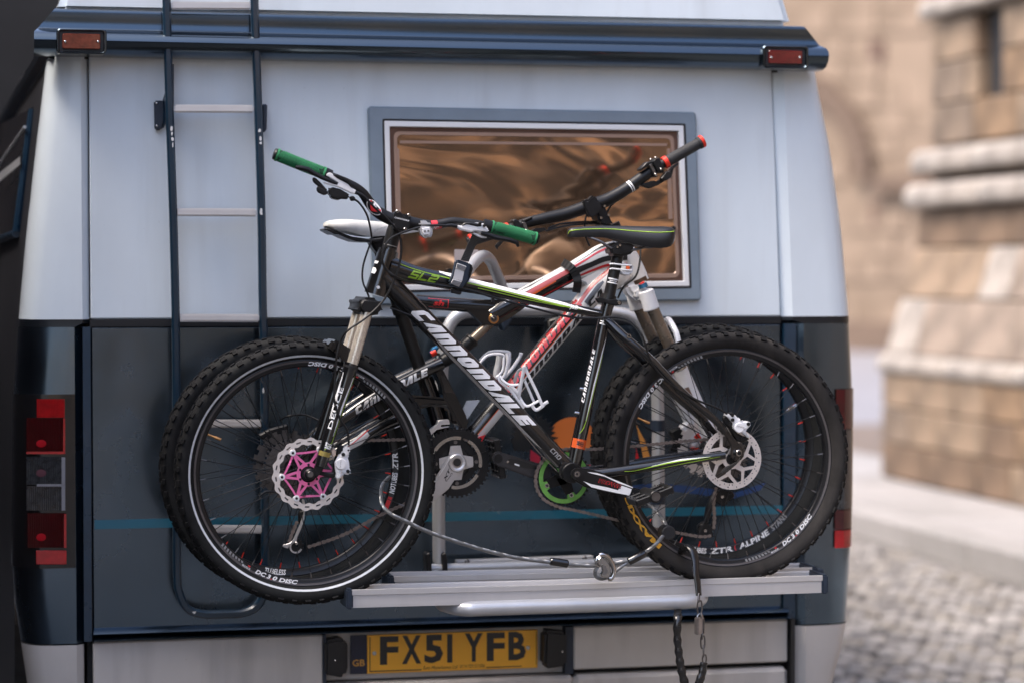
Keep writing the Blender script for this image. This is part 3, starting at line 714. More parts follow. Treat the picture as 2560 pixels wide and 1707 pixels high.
# ladder
la = grp('ladder', P(540, 1500, YV-.08), van); YLd = YV-.085
RAIL = mat('navy ladder paint', (.006, .022, .042), .3, .1, .5, noise=.15, ns=12)
def flatrail(pts, wpx, th=.024):
    q = spl(pts, 4); w3 = [P(u, v, YLd) for u, v in q]; vs = []; h = wpx*MPP(500, 700, YLd)/2
    for i, p in enumerate(w3):
        T = (w3[min(i+1, len(w3)-1)]-w3[max(i-1, 0)]).normalized(); n = V((-T.z, 0, T.x)); c = .005
        for a, b in ((-h, .006), (-h+c, 0), (h-c, 0), (h, .006), (h, th), (-h, th)): vs.append(p+n*a+V((0, b, 0)))
    m = len(w3); fs = [(i*6+j, i*6+(j+1) % 6, (i+1)*6+(j+1) % 6, (i+1)*6+j) for i in range(m-1) for j in range(6)]
    return MB().add(vs, fs+[tuple(range(6)), tuple((m-1)*6+j for j in range(6))])
lp = [(412, -90), (417, 0), (424, 250), (434, 540), (441, 850), (443, 1200), (444, 1430), (449, 1480), (470, 1522), (510, 1536), (560, 1536), (610, 1533), (648, 1512), (662, 1470), (664, 1400), (664, 1200), (662, 900), (658, 760), (655, 540), (646, 250), (637, 0), (634, -90)]
flatrail(lp, 20).build('rail', RAIL, la)
for v in (14, 272, 531, 795, 1058, 1322):
    f = (v-14)/1308; u0 = 428+26*min(1, f*1.2); u1 = 628+30*min(1, f*1.2)
    MB().slab([(u0, v-10), (u1, v-9), (u1, v+11), (u0, v+10)], YLd+.003, .02).build('rung', ALU, la, bevel=.004, seg=2)
for s, c in ((1, (395, 291)), (-1, (655, 300))):
    u, v = c
    if s > 0:
        o = MB().prism([P(u-11, v-38, YV-.004), P(u+26, v-38, YV-.004), P(u+22, v-2, YV-.004), P(u+8, v+36, YV-.004), P(u-9, v+36, YV-.004)], (0, -.012, 0)).build('bracket', NAVYP, la, bevel=.004, seg=2)
        for q in (-32, 24): MB().ball(P(u-3, v+q, YV-.017), .0035, (1, .6, 1)).build('screw', STEEL, o)
        MB().prism([P(u+10, v-34, YV-.01), P(u+36, v-130, YLd+.02), P(u+36, v-20, YLd+.02), P(u+10, v+30, YV-.01)], (.004, 0, 0)).build('bracket_arm', RAIL, la)
    else:
        MB().prism([P(u-6, v-36, YV-.004), P(u+8, v-36, YV-.004), P(u+6, v+30, YV-.004), P(u-4, v+36, YV-.004)], (0, -.05, 0)).build('bracket', NAVYP, la, bevel=.004)
CHIP = mat('bare chipped metal', (.6, .6, .6), .5)
def chip(u, v, w_, h_, Yq=YLd-.0008):
    r = random.Random(u*v); n = 9
    MB().slab([(u+w_*cos(2*pi*k/n)*r.uniform(.5, 1), v+h_*sin(2*pi*k/n)*r.uniform(.5, 1)) for k in range(n)], Yq, .0006).build('paint_chip', CHIP, la)
for a in ((429, 322, 4, 9), (430, 335, 3, 6), (431, 348, 4, 8), (432, 362, 2, 9), (649, 328, 5, 6), (651, 347, 4, 7), (652, 358, 4, 5), (653, 531, 5, 12), (658, 976, 4, 10), (486, 1530, 6, 4)): chip(*a)

# ================================================================== the bicycle carrier
rk = thing('bike_rack', P(1400, 1480, Y1+.1), 'silver tube bicycle carrier with two aluminium wheel trays on the camper', 'bike rack')
def tray(v0, v1, yb, u0, u1, bend, caps=True):
    # v0, v1 = front lip top at left and right; a U channel seen from the front
    a, b = P(u0, v0, yb), P(u1, v1, yb); zt = (a.z+b.z)/2; rows = []; n = 14
    for i in range(n+1):
        f = i/n; x = a.x+(b.x-a.x)*f; dz = bend*max(0, 1-abs(f-.40)/.35) if bend else 0
        dz += (a.z-zt)*(1-f)+(b.z-zt)*f
        rows.append([V((x, yb+y, zt+dz+z)) for y, z in ((.004, -.0445), (0, -.044), (0, -.014), (-.0022, -.0125), (-.0022, 0), (.004, .001), (.008, -.002), (.012, -.022), (.03, -.026), (.072, -.026), (.09, -.022), (.094, -.002), (.098, .001), (.104, 0), (.104, -.044), (.1, -.0445))])
    mb = MB(); vs = [q for r in rows for q in r]; m = 16
    fs = [(i*m+j, i*m+(j+1) % m, (i+1)*m+(j+1) % m, (i+1)*m+j) for i in range(n) for j in range(m)]
    fs += [tuple(range(m)), tuple(n*m+j for j in range(m))]
    o = mb.add(vs, fs).build('wheel_tray', ALU, rk, ang=30)
    if caps:
        for p, s in ((a, -1), (b, 1)): MB().box((p.x+s*.006, yb+.05, p.z-.022), (.017, .112, .050)).build('end_cap', NAVYP, o, bevel=.004, seg=2)
    return o
tray(1474, 1438, Y1-.052, 880, 2056, -.003)
tray(1441, 1418, Y2-.052, 985, 2030, 0)
MB().box((P(2036, 1424, Y2).x, Y2-.02, P(2036, 1424, Y2).z), (.02, .05, .014)).build('tray_clip', NAVYP, rk, bevel=.002)
def ctube(name, pts, rpx, m=ALUP, k=6, n=16): return wire(name, pts, rpx, m, rk, k, n)
# lower U that carries the trays
ctube('support_tube', [(1088, 1440, Y2+.16), (1100, 1498, Y1+.12), (1120, 1512, Y1+.01), (1165, 1521, Y1-.045), (1230, 1519, Y1-.05), (1480, 1511, Y1-.05), (1690, 1504, Y1-.05), (1738, 1499, Y1-.045), (1752, 1490, Y1+.01), (1735, 1460, Y2+.1)], 18)
# upright frame hugging the van
ctube('upright_frame', [(1098, 1425, YV-.10), (1097, 1200, YV-.10), (1102, 1000, YV-.10), (1108, 890, YV-.10), (1120, 822, YV-.10), (1150, 786, YV-.10), (1210, 778, YV-.10), (1400, 776, YV-.10), (1530, 782, YV-.10), (1590, 800, YV-.10), (1622, 850, YV-.10), (1634, 920, YV-.10), (1644, 1000, YV-.10), (1646, 1200, YV-.10), (1648, 1425, YV-.10)], 16.5)
ctube('cross_tube', [(1075, 1420, YV-.11), (1300, 1414, YV-.11), (1690, 1400, YV-.11)], 12)
MB().slab([(1142, 1400), (1484, 1388), (1484, 1405), (1142, 1418)], YV-.09, .03).build('wall_bracket', ALU, rk, bevel=.002)
for u, v in ((1168, 1403), (1462, 1395)): MB().ball(P(u, v, YV-.1), .007, (1, .7, 1)).build('bolt', DSTEEL, rk)
for u in (1070, 1110): MB().slab([(u-5, 1385), (u+4, 1380), (u+9, 1400), (u+10, 1432), (u-2, 1432)], YV-.135, .05).build('hinge_plate', mat('black steel plate', (.02, .02, .022), .4, .5), rk, bevel=.002)
for v in (1063, 1245): MB().cyl(P(1645, v-14, YV-.10), P(1645, v+14, YV-.10), .0195, n=24).build('clamp', NAVYP, rk)
MB().slab([(1250, 800), (1278, 776), (1282, 800), (1262, 830)], YV-.12, .05).build('clamp', NAVYP, rk, bevel=.004)
MB().slab([(1368, 800), (1400, 790), (1404, 850), (1376, 866)], YV-.12, .05).build('clamp', MBLK, rk, bevel=.006)
# holding arm with the ratchet strap
ctube('holding_arm', [(1285, 778, YV-.10), (1262, 735, YV-.13), (1240, 682, YV-.19), (1226, 652, Y2+.04), (1208, 640, Y1+.14), (1185, 656, Y1+.07), (1160, 690, Y1+.0), (1142, 712, Y1-.0)], 14)
ctube('holding_arm', [(1470, 778, YV-.10), (1462, 730, YV-.13), (1450, 690, YV-.16), (1440, 668, Y2+.05)], 11)
YB = Y1-.062
bk = grp('strap_buckle', P(1155, 690, YB), rk)
rgc = rg(860, 560, 5.8725)
out = rgc((1655, 535), (1690, 530), (1850, 580), (1860, 640), (1830, 760), (1830, 830), (1745, 935), (1690, 950), (1580, 905), (1552, 870), (1600, 760), (1630, 660))
MB().slab(out, YB, .030).build('body', NAVYP, bk, bevel=.004, seg=2)
MB().slab(rgc((1840, 580), (1880, 610), (1895, 660), (1860, 780), (1770, 925), (1745, 935), (1830, 830), (1830, 760), (1860, 640)), YB+.004, .04).build('wheel_housing', MBLK, bk, bevel=.004)
SILV = mat('silver lever insert', (.66, .65, .64), .4, .2, noise=.05, ns=30)
MB().slab(rgc((1668, 575), (1800, 625), (1765, 695), (1640, 655)), YB-.003, .006).build('lever_end', SILV, bk, bevel=.001)
MB().slab(rgc((1640, 658), (1765, 700), (1735, 840), (1605, 805)), YB-.0012, .004).build('lever', SILV, bk)
MB().slab(rgc((1603, 808), (1733, 845), (1690, 925), (1572, 875)), YB-.003, .006).build('lever_end', SILV, bk, bevel=.001)
rib = MB()
for k in range(6):
    for (a, b, c, d) in (((1662, 590), (1797, 636), (1652, 640), (1775, 685)), ((1600, 822), (1725, 858), (1580, 868), (1698, 912))):
        f = k/5; p = rgc((a[0]+(c[0]-a[0])*f, a[1]+(c[1]-a[1])*f))[0]; q = rgc((b[0]+(d[0]-b[0])*f, b[1]+(d[1]-b[1])*f))[0]
        rib.slab([p, q, (q[0], q[1]+1.3), (p[0], p[1]+1.3)], YB-.0042, .0013)
rib.build('rib', mat('grey groove', (.16, .16, .17), .6), bk)
MB().slab(rgc((1580, 945), (1738, 990), (1715, 1045), (1575, 1015)), YB+.008, .014).build('strap_tail', MBLK, bk, bevel=.002)
st_ = MB(); n = 18
A0, A1, B0, B1 = rgc((1890, 140), (1990, 190), (1715, 535), (1830, 560))
MB().prism([P(*A0, Y1-.055), P(*A1, Y1-.055), P(*B1, YB+.004), P(*B0, YB+.004)], (0, .004, 0)).build('strap', STRAP, bk)
for k in range(n):
    f = (k+.25)/n; g = f+.42/n; L = lambda a, b, t: (a[0]+(b[0]-a[0])*t, a[1]+(b[1]-a[1])*t)
    st_.prism([P(*L(A0, B0, f), Y1-.0585), P(*L(A1, B1, f), Y1-.0585), P(*L(A1, B1, g), Y1-.0585), P(*L(A0, B0, g), Y1-.0585)], (0, .006, 0))
st_.build('strap_rib', mat('grey black strap ridge', (.05, .05, .053), .42), bk)
rgd = rg(1240, 560, 5.8725)
pts = rgd((980, 560), (1100, 640), (1180, 760), (1200, 880), (1180, 1010))
sl = [(u, v, Y2-.040+ (.03 if i in (0, 4) else 0)) for i, (u, v) in enumerate(pts)]
q = spl(sl, 6); mb = MB()
for i in range(len(q)-1):
    def nrm(j):
        a = q[max(j-1, 0)]; b = q[min(j+1, len(q)-1)]; d = V((b[0]-a[0], b[1]-a[1])).normalized(); return -d.y, d.x
    (ax, ay), (bx, by) = nrm(i), nrm(i+1); w_ = 10; pa, pb = q[i], q[i+1]
    mb.prism([P(pa[0]+ax*w_, pa[1]+ay*w_, pa[2]), P(pa[0]-ax*w_, pa[1]-ay*w_, pa[2]), P(pb[0]-bx*w_, pb[1]-by*w_, pb[2]), P(pb[0]+bx*w_, pb[1]+by*w_, pb[2])], (0, .004, 0))
    if i % 2 == 0 and i < 12:
        mb.prism([P(pa[0]+ax*w_, pa[1]+ay*w_, pa[2]-.003), P(pa[0]-ax*w_, pa[1]-ay*w_, pa[2]-.003), P(pb[0]-bx*w_, pb[1]-by*w_, pb[2]-.003), P(pb[0]+bx*w_, pb[1]+by*w_, pb[2]-.003)], (0, .003, 0))
mb.build('strap', STRAP, rk)

# ================================================================== bicycle parts shared by both bikes
CACHE = {}
def cached(key, mk):
    if key not in CACHE: CACHE[key] = mk()
    return CACHE[key]
def pol(c, r, a, y=0.): return V(c)+V((r*cos(a), y, r*sin(a)))
def ring_grid(mb, c, n, radii, y0, y1, keep, wave=None):             # a flat ring cut into cells; keep(i, j) leaves holes and teeth
    m = len(radii)-1; K = {(i, j) for i in range(n) for j in range(m) if keep(i, j)}
    def pt(i, j, y):
        a = 2*pi*i/n; r = radii[j]*(wave(a, j) if wave else 1); return pol(c, r, a, y)
    for i, j in K:
        k = (i+1) % n
        mb.add([pt(i, j, y0), pt(k, j, y0), pt(k, j+1, y0), pt(i, j+1, y0)], [(0, 1, 2, 3)])
        mb.add([pt(i, j, y1), pt(k, j, y1), pt(k, j+1, y1), pt(i, j+1, y1)], [(3, 2, 1, 0)])
        for (a, b, e) in (((i, j), (k, j), (i, j-1)), ((i, j+1), (k, j+1), (i, j+1)), ((i, j), (i, j+1), ((i-1) % n, j)), ((k, j), (k, j+1), ((i+1) % n, j))):
            if e not in K: mb.add([pt(*a, y0), pt(*b, y0), pt(*b, y1), pt(*a, y1)], [(0, 1, 2, 3)])
    return mb
def toothed(mb, c, teeth, rin, root, tip, y0, y1):
    return ring_grid(mb, c, teeth*4, [rin, root, tip], y0, y1, lambda i, j: j == 0 or i % 4 < 2, lambda a, j: 1)
def bar(mb, c, p, q, w0, w1, y0, y1):                                # flat bar in a wheel's plane, p and q = (r, angle)
    a, b = pol(c, *p, y0), pol(c, *q, y0); d = (b-a).normalized(); n = V((-d.z, 0, d.x))
    return mb.prism([a+n*w0/2, b+n*w1/2, b-n*w1/2, a-n*w0/2], (0, y1-y0, 0))

def tyre_mesh(kind):
    s = 1.0 if kind == 1 else 1.08; h = 0 if kind == 1 else .004
    half = [(.2785, .0115), (.283, .0165), (.291, .0225), (.300, .0262*s), (.309+h*.5, .0262*s), (.316+h, .0228*s), (.3205+h, .014*s), (.3222+h, 0)]
    pr = half+[(r, -y) for r, y in half[-2::-1]]
    mb = MB().lathe((0, 0, 0), pr, 110)
    return mb.mesh('tyre', ang=60)
def knob_mesh(kind):
    s = 1.0 if kind == 1 else 1.08; h = 0 if kind == 1 else .004; mb = MB(); rr = random.Random(kind)
    n = 58 if kind == 1 else 62
    def knob(a, r, y, tilt, dims):
        er = V((cos(a), 0, sin(a))); et = V((-sin(a), 0, cos(a))); ey = V((0, 1, 0))
        n_ = (er*cos(tilt)+ey*sin(tilt)).normalized(); l_ = et.cross(n_).normalized(); c = er*r+ey*y; vs = []
        dt, dl, dn = dims
        for z, k in ((-.004, 1.08), (dn, .86)):
            for x, q in ((-1, -1), (1, -1), (1, 1), (-1, 1)): vs.append(c+et*x*dt/2*k+l_*q*dl/2*k+n_*z)
        mb.add(vs, [(3, 2, 1, 0), (4, 5, 6, 7), (0, 1, 5, 4), (1, 2, 6, 5), (2, 3, 7, 6), (3, 0, 4, 7)])
    for i in range(n):
        a = 2*pi*i/n
        for sg in (-1, 1):
            b = a+(pi/n if sg > 0 else 0)
            knob(b, .3150+h, sg*.0222*s, sg*.95, (.0125 if i % 2 else .0165, .0105, .0052))
            knob(b+pi/n*.9, .3203+h, sg*.0072*s, sg*.2, (.0150, .0085, .0050))
            if i % 2: knob(b+pi/n*.3, .3192+h, sg*.0148*s, sg*.5, (.011, .0065, .0048))
    return mb.mesh('knobs', ang=20)
RIMP = [(.2612, .005), (.2622, .0085), (.2645, .0105), (.2755, .0122), (.2782, .0136), (.2797, .0130), (.2797, .0105)]
def rim_mesh():
    return MB().lathe((0, 0, 0), RIMP+[(r, -y) for r, y in RIMP[::-1]], 110, closed=True).mesh('rim', ang=25)
def hub_mesh():
    pr = [(.004, -.052), (.0075, -.052), (.0085, -.046), (.016, -.045), (.017, -.036), (.0235, -.034), (.0235, -.030), (.013, -.026), (.0115, 0), (.013, .024), (.0235, .028), (.0235, .032), (.017, .034), (.016, .045), (.0085, .046), (.0075, .052), (.004, .052)]
    return MB().lathe((0, 0, 0), pr, 28).mesh('hub', ang=30)
def spoke_mesh(L):
    return MB().tube([(0, 0, 0), (0, 0, L)], .00105, 6).mesh('spoke', ang=60)
def wheel(bike, c, kind, tmat, ref=False, nipple=None, print_rot=0., turn=0.):
    wh = grp('wheel', c, bike)
    link_mesh('tyre', tyre_mesh(kind) if (kind, tmat.name) not in CACHE else CACHE[(kind, tmat.name)], tmat, wh, c)
    link_mesh('tread', cached(('knob', kind), lambda: knob_mesh(kind)), KNOB, wh, c, (0, turn, 0))
    link_mesh('rim', cached('rim', rim_mesh), RIMM, wh, c); link_mesh('hub', cached('hub', hub_mesh), MBLK, wh, c)
    rf = .0225; rr = .2630; off = radians(62); L = None; nip = MB()
    for i in range(32):
        a = 2*pi*i/32+turn; sg = -1 if i % 2 else 1; d = off if (i//2) % 2 else -off
        p = V((rf*cos(a+d), sg*.029, rf*sin(a+d))); q = V((rr*cos(a), sg*.0015, rr*sin(a))); dv = q-p
        me = cached('spoke', lambda: spoke_mesh(dv.length))
        link_mesh('spoke', me, SPOKE, wh, V(c)+p, dv.to_track_quat('Z', 'Y').to_euler())
        u = dv.normalized(); nip.tube([V(c)+q-u*.0165, V(c)+q+u*.001], [.0014, .0018], 8)
    nip.build('nipples', nipple or DSTEEL, wh, kind='stuff')
    if ref:
        MB().lathe(c, [(.2862, -.0196), (.2888, -.0216), (.2912, -.0231)], 110).build('reflective_stripe', REFL, wh, fix=False)
    if kind == 1: MB().lathe(c, [(.2722, -.0124), (.2748, -.0127), (.2772, -.0137)], 110).build('rim_band', mat('grey brown rim edge', (.085, .075, .073), .45, .2, noise=.2, ns=20), wh, fix=False)  # lighter grey brown band near the rim's outer edge
    a = radians(155)+turn if kind == 1 else radians(25)
    MB().tube([pol(c, .262, a), pol(c, .243, a), pol(c, .241, a), pol(c, .226, a)], [.003, .003, .0042, .0038], 10).build('valve', GOLD if kind == 1 else STEEL, wh)
    return wh
def rim_text(wh, c, txt, a0, r0, r1, m, bold=.03, shear=.2, wid=None, Yo=None, inner=False):
    td = text2d(txt, bold, shear); W = wid if wid else td[2]*(r1-r0)/((r0+r1)/2)
    def fn(x, y):
        a = a0+W*x; r = r1+(r0-r1)*y
        if inner: return pol(c, .2606, a, .010-.014*y)
        yy = -(.0105+(.0122-.0105)*(r-.2645)/.011)-.0012 if Yo is None else Yo
        return pol(c, r, a, yy)
    return print_on(td, fn, 'lettering', m, wh, ny=2, nx=8)
def rim_dash(wh, c, a0, n, m, step=.034, w_=.019):
    mb = MB()
    for k in range(n):
        a = a0+k*step; h = .004+.0055*(1-k/n)
        mb.add([pol(c, .2650, a, -.0112), pol(c, .2650, a+w_, -.0112), pol(c, .2650+h, a+w_+.008, -.0121), pol(c, .2650+h, a+.008, -.0121)], [(0, 1, 2, 3)])
    mb.build('rim_dashes', m, wh, fix=False)
def chain(name, pts, parent, m=CHAIN, y=0.):
    q = px3(spl(pts, 8)); L = [0]
    for a, b in zip(q, q[1:]): L.append(L[-1]+(b-a).length)
    def at(s):
        i = 0
        while i < len(L)-2 and L[i+1] < s: i += 1
        return q[i].lerp(q[i+1], (s-L[i])/max(1e-9, L[i+1]-L[i]))
    mb = MB(); p = .0127; n = int(L[-1]/p)
    for k in range(n):
        a, b = at(k*p), at((k+1)*p); d = (b-a).normalized(); nn = V((-d.z, 0, d.x)); yo = .0036 if k % 2 else .0022
        sh = []
        for t, w_ in ((-.0042, .0), (-.0032, .0033), (0, .0043), (.0034, .0037), (.00635, .0023), (.0093, .0037), (.0127, .0043), (.0159, .0033), (.0169, 0)): sh.append((t, w_))
        out = [(t, w_) for t, w_ in sh]+[(t, -w_) for t, w_ in sh[-2:0:-1]]
        for sg in (-1, 1): mb.prism([a+d*t+nn*w_+V((0, sg*yo-(.0011 if sg < 0 else 0), 0)) for t, w_ in out], (0, .0011, 0))
        mb.cyl(a-V((0, .0052, 0)), a+V((0, .0052, 0)), .0021, n=8)
    return mb.build(name, m, parent, ang=40)
def cassette(parent, c, sgn, rmax, m=DSTEEL):
    cs = MB()
    for k in range(8):
        t = int(round((rmax*(1-.072*k))*2*pi/.0127)); r = t*.0127/2/pi; y = sgn*(.020+.004*k)
        toothed(cs, c, t, r*.62, r-.003, r+.003, y-.001, y+.001)
    return cs.build('cassette', m, parent, ang=20)
def pad(reg, pts, Y): return [P(u, v, Y) for u, v in reg(*pts)]
def disc(parent, name, px, Y, rpx, th, m, bevel=0.): 
    r = rpx*MPP(*px, Y); c = P(*px, Y)
    return MB().cyl(c, c+V((0, th, 0)), r, n=24).build(name, m, parent, bevel=bevel)
def circ(u, v, r, n=20): return [(u+r*cos(2*pi*k/n), v-r*sin(2*pi*k/n)) for k in range(n)]
def saddle(bike, nose, tail, st, Yc, m, name='saddle'):              # stations (f, half width, v top, v bottom)
    rows = []
    for f, hw, vt, vb in spl(st, 5):
        u = nose+(tail-nose)*f; p = P(u, vt, Yc); h = p.z-P(u, vb, Yc).z
        L = [(-.90, -1.), (-1., -.72), (-1., -.42), (-.9, -.17), (-.62, -.03), (-.3, .0), (0, -.03), (.3, 0), (.62, -.03), (.9, -.17), (1., -.42), (1., -.72), (.9, -1.), (.4, -.82), (0, -.76), (-.4, -.82)]
        rows.append([V((p.x, Yc+hw*y, p.z+h*z)) for y, z in L])
    mb = MB(); vs = [q for r in rows for q in r]; mm = 16; n = len(rows)
    fs = [(i*mm+j, i*mm+(j+1) % mm, (i+1)*mm+(j+1) % mm, (i+1)*mm+j) for i in range(n-1) for j in range(mm)]
    fs += [tuple(range(mm)), tuple((n-1)*mm+j for j in range(mm))]
    return mb.add(vs, fs).build(name, m, bike, ang=50), rows
def grip(bike, pts, m1, m2, ridges=True):
    g = grp('grip', P(*pts[len(pts)//2][:3]), bike); tb = Tube(pts, 6)
    mb = MB(); tb.solid(mb, 22); mb.build('sleeve', m2 if ridges else m1, g)
    if ridges:
        rb = MB(); n = 13
        for k in range(n):
            for d0, d1, s in ((-.97, -.35, 1), (-.33, .33, -1), (.35, .97, 1)):
                for q in (0, .5):
                    t0 = .07+.84*(k+q)/n; dt = .055*s; w_ = .020
                    g_ = []
                    for j in range(5):
                        f = j/4; d = d0+(d1-d0)*f; t = t0+dt*f
                        g_.append([tb.surf(t, d, .0003), tb.surf(t+.003, d, .0016), tb.surf(t+w_, d, .0016), tb.surf(t+w_+.003, d, .0003)])
                    rb.grid(g_)
        rb.build('chevron_ridges', m1, g, fix=False)
        for t in (.015, .955):
            fl = MB(); rows = []
            for tt, o in ((t, .0), (t+.002, .002), (t+.035, .002), (t+.037, 0)):
                c, r, T = tb.at(tt); nn = V((-T.z, 0, T.x)); b = nn.cross(T); rows.append([c+nn*cos(2*pi*j/20)*(r+o)+b*sin(2*pi*j/20)*(r+o) for j in range(21)])
            fl.grid(rows).build('collar', m1, g)
    return g, tb

# ================================================================== the near bike: black hardtail, front wheel to the left
c1f, c1r = P(765, 1181, Y1), P(1817, 1143, Y1)
b1 = thing('mountain_bike', V(((c1f.x+c1r.x)/2, Y1, c1f.z-.328)), 'black mountain bike with green grips and a white bottle cage, nearest the camera', 'bicycle', 'mountain bikes on the carrier')
w1f = wheel(b1, c1f, 1, TYRE, ref=True, turn=.05); w1r = wheel(b1, c1r, 1, TYREG, turn=.02)
DB = ('DC 3', '.', '0 DISC')
for wh, c, aa in ((w1f, c1f, (-118, 66)), (w1r, c1r, (-57, 128))):
    for a in aa:
        a = radians(a); rim_text(wh, c, 'DC 3', a, .2640, .2748, PRINT, .045, .2, .150)
        rim_text(wh, c, '0 DISC', a+.170, .2640, .2748, PRINT, .045, .2, .235)
        MB().add([pol(c, .2722, a+.153, -.0134), pol(c, .2722, a+.163, -.0134), pol(c, .2748, a+.163, -.0140), pol(c, .2748, a+.153, -.0140)], [(0, 1, 2, 3)]).build('print_dot', RED, wh, fix=False)
        rim_text(wh, c, 'MADDUX', a-.135, .2700, .2748, PRINT, .01, .1, .085)
        MB().add([pol(c, .2650, a-.085, -.0112), pol(c, .2650, a-.062, -.0112), pol(c, .2690, a-.062, -.0118), pol(c, .2690, a-.085, -.0118)], [(0, 1, 2, 3)]).build('print_dot', RED, wh, fix=False)
        rim_dash(wh, c, a-.165-.034*7, 8, PRINTG)

print_on(text2d('MAXXIS', .05, .1), lambda x, y: pol(c1r, .2808+.0150*y, radians(231)-.56*x, -.0148-.0122*y), 'lettering', mat('yellow tyre print', (.62, .33, .03), .6), w1r, ny=2, nx=12)
# frame
fr = grp('frame', P(1200, 900, Y1), b1)
HT = Tube([(938, 738, Y1, 29), (946, 712, Y1, 28), (958, 672, Y1, 27), (972, 626, Y1, 26)])
TT = Tube([(972, 668, Y1, 30), (1037, 687, Y1, 23), (1131, 706, Y1, 20), (1240, 729, Y1, 15.5), (1393, 764, Y1, 12), (1515, 788, Y1, 10)])
DT = Tube([(952, 690, Y1, 27), (1100, 838, Y1, 24.5), (1260, 1001, Y1, 23.5), (1425, 1176, Y1, 22)])
ST = Tube([(1432, 1176, Y1, 17.5), (1463, 1027, Y1, 18), (1492, 890, Y1, 16), (1510, 800, Y1, 15), (1521, 757, Y1, 16)])
mb = MB()
for t in (HT, TT, DT, ST): t.solid(mb, 22)
mb.cyl(P(1420, 1178, Y1-.036), P(1420, 1178, Y1-.036)+V((0, .072, 0)), .0235, n=30)
CS = Tube([(1436, 1183, Y1-.032, 13), (1500, 1183, Y1-.042, 14), (1606, 1168, Y1-.05, 13), (1700, 1153, Y1-.058, 11), (1812, 1137, Y1-.062, 10)])
SS = Tube([(1516, 800, Y1-.012, 12), (1560, 842, Y1-.035, 12), (1622, 895, Y1-.048, 11), (1701, 976, Y1-.055, 10), (1790, 1052, Y1-.062, 9.5), (1812, 1080, Y1-.062, 9.5)])
for t in (CS, SS): t.solid(mb, 16); t.solid(mb, 16, flip=Y1)
mb.cyl(P(1640, 905, Y1-.05), P(1640, 905, Y1-.05)+V((0, .1, 0)), .006, n=10)
mb.build('tubing', GBLK, fr)
rD = rg(1700, 980, 5.227)
MB().slab(rD((490, 480), (540, 400), (600, 440), (680, 570), (760, 650), (810, 720), (845, 780), (835, 840), (790, 895), (700, 890), (655, 810), (668, 690), (610, 590)), Y1-.068, .012).build('dropout', GBLK, fr, bevel=.002, seg=2)
MB().prism([q+V((0, .112, 0)) for q in pad(rD, [(490, 480), (540, 400), (680, 570), (845, 780), (790, 895), (655, 810), (610, 590)], Y1-.062)], (0, .01, 0)).build('dropout', GBLK, fr, bevel=.002)
def stripe(tb, rows, m, nm='stripe', off=.0007, nt=26, parent=None):
    mb = MB(); tb.band(mb, rows, off, 5, nt); return mb.build(nm, m, parent or fr, fix=False)
stripe(TT, [(.22, .78, .98), (.30, .42, .98), (.40, .40, .98), (.62, .38, .98), (.78, .30, .90), (.90, .16, .40), (.96, .2, .24)], PRINT)
stripe(TT, [(.03, .50, .52), (.12, .44, .54), (.30, .22, .38), (.62, .10, .30), (.80, -.05, .26), (.88, .08, .12)], GREEN, off=.0008)
stripe(TT, [(.40, -.16, -.06), (.62, -.28, -.14), (.80, -.10, -.02)], GREEN, off=.0009)
def wide(tb, txt, t0, t1, d0, d1, m, parent=None, off=.001, blk=True, **k):
    return print_on(block2d(txt, **k) if blk else text2d(txt, .03, .15), on_tube(tb, t0, t1, d0, d1, off), 'lettering', m, parent or fr, ny=6)
wide(TT, 'SL2', .085, .225, -.50, .36, GREEN, shear=.45, s=.22, w=.95)
wide(DT, 'CAnnonDALE', .165, .785, -.60, .62, PRINT, s=.30, w=.70, gap=.12, shear=.58)
stripe(DT, [(.27, -.60, -.58), (.36, -.92, -.68), (.6, -.98, -.74), (.78, -.92, -.70), (.86, -.74, -.70)], mat('silver flash', (.5, .5, .5), .35, .4), off=.0008)
wide(DT, 'CnD', .885, .935, -.25, .25, PRINTG, s=.2, shear=.1)
wide(ST, 'CAnnonDALE', .40, .72, .62, .93, PRINT, s=.25, w=.6, gap=.2)
stripe(ST, [(.30, -.10, -.08), (.52, -.36, -.12), (.72, -.62, -.42), (.80, -.72, -.70)], PRINT)
stripe(ST, [(.22, .36, .42), (.25, -.02, .10), (.30, -.18, -.10), (.55, -.52, -.44), (.70, -.72, -.66)], GREEN, off=.0009)
stripe(ST, [(.135, -.95, .95), (.19, -.95, .95)], ORANGE, off=.0011, nt=3)
wide(ST, 'nn', .15, .178, -.45, .45, BPRINT, off=.0016, s=.3, w=.9, shear=.4)
wide(ST, 'nA', .865, .89, -.1, .75, PRINT, s=.25)
stripe(CS, [(.32, -.10, .0), (.38, -.3, -.2), (.62, .10, .35), (.90, .2, .24)], GREEN)
stripe(CS, [(.50, .10, .14), (.70, .18, .62), (.9, .2, .25)], PRINT, off=.0006)
stripe(CS, [(.50, -.70, -.66), (.75, -.45, -.25), (.96, -.1, -.05)], GREEN, off=.0009)
stripe(SS, [(.30, .86, .95), (.75, .86, .96)], mat('grey edge print', (.3, .31, .32), .4), off=.0006)
stripe(HT, [(.42, .72, .97), (.50, .66, .97), (.55, .78, .97)], PRINT, nt=8); stripe(HT, [(.64, .76, .97), (.70, .70, .97)], PRINT, nt=4)
for u, v in ((946, 719), ): disc(fr, 'badge', (u, v), Y1-.031, 4, .004, PRINT)
disc(fr, 'frame_bolt', (1573, 840), Y1-.052, 5.5, .006, STEEL); disc(fr, 'frame_bolt', (1573, 840), Y1-.0535, 3, .004, MBLK)
for u, v in ((1454, 971), (1441, 1031)):
    a = P(u, v, Y1-.004); MB().tube([a+V((.008, 0, -.002)), a+V((-.002, 0, 0)), a+V((-.005, 0, .001))], [.0045, .0045, .0035], 12).build('cage_bolt', STEEL, fr)
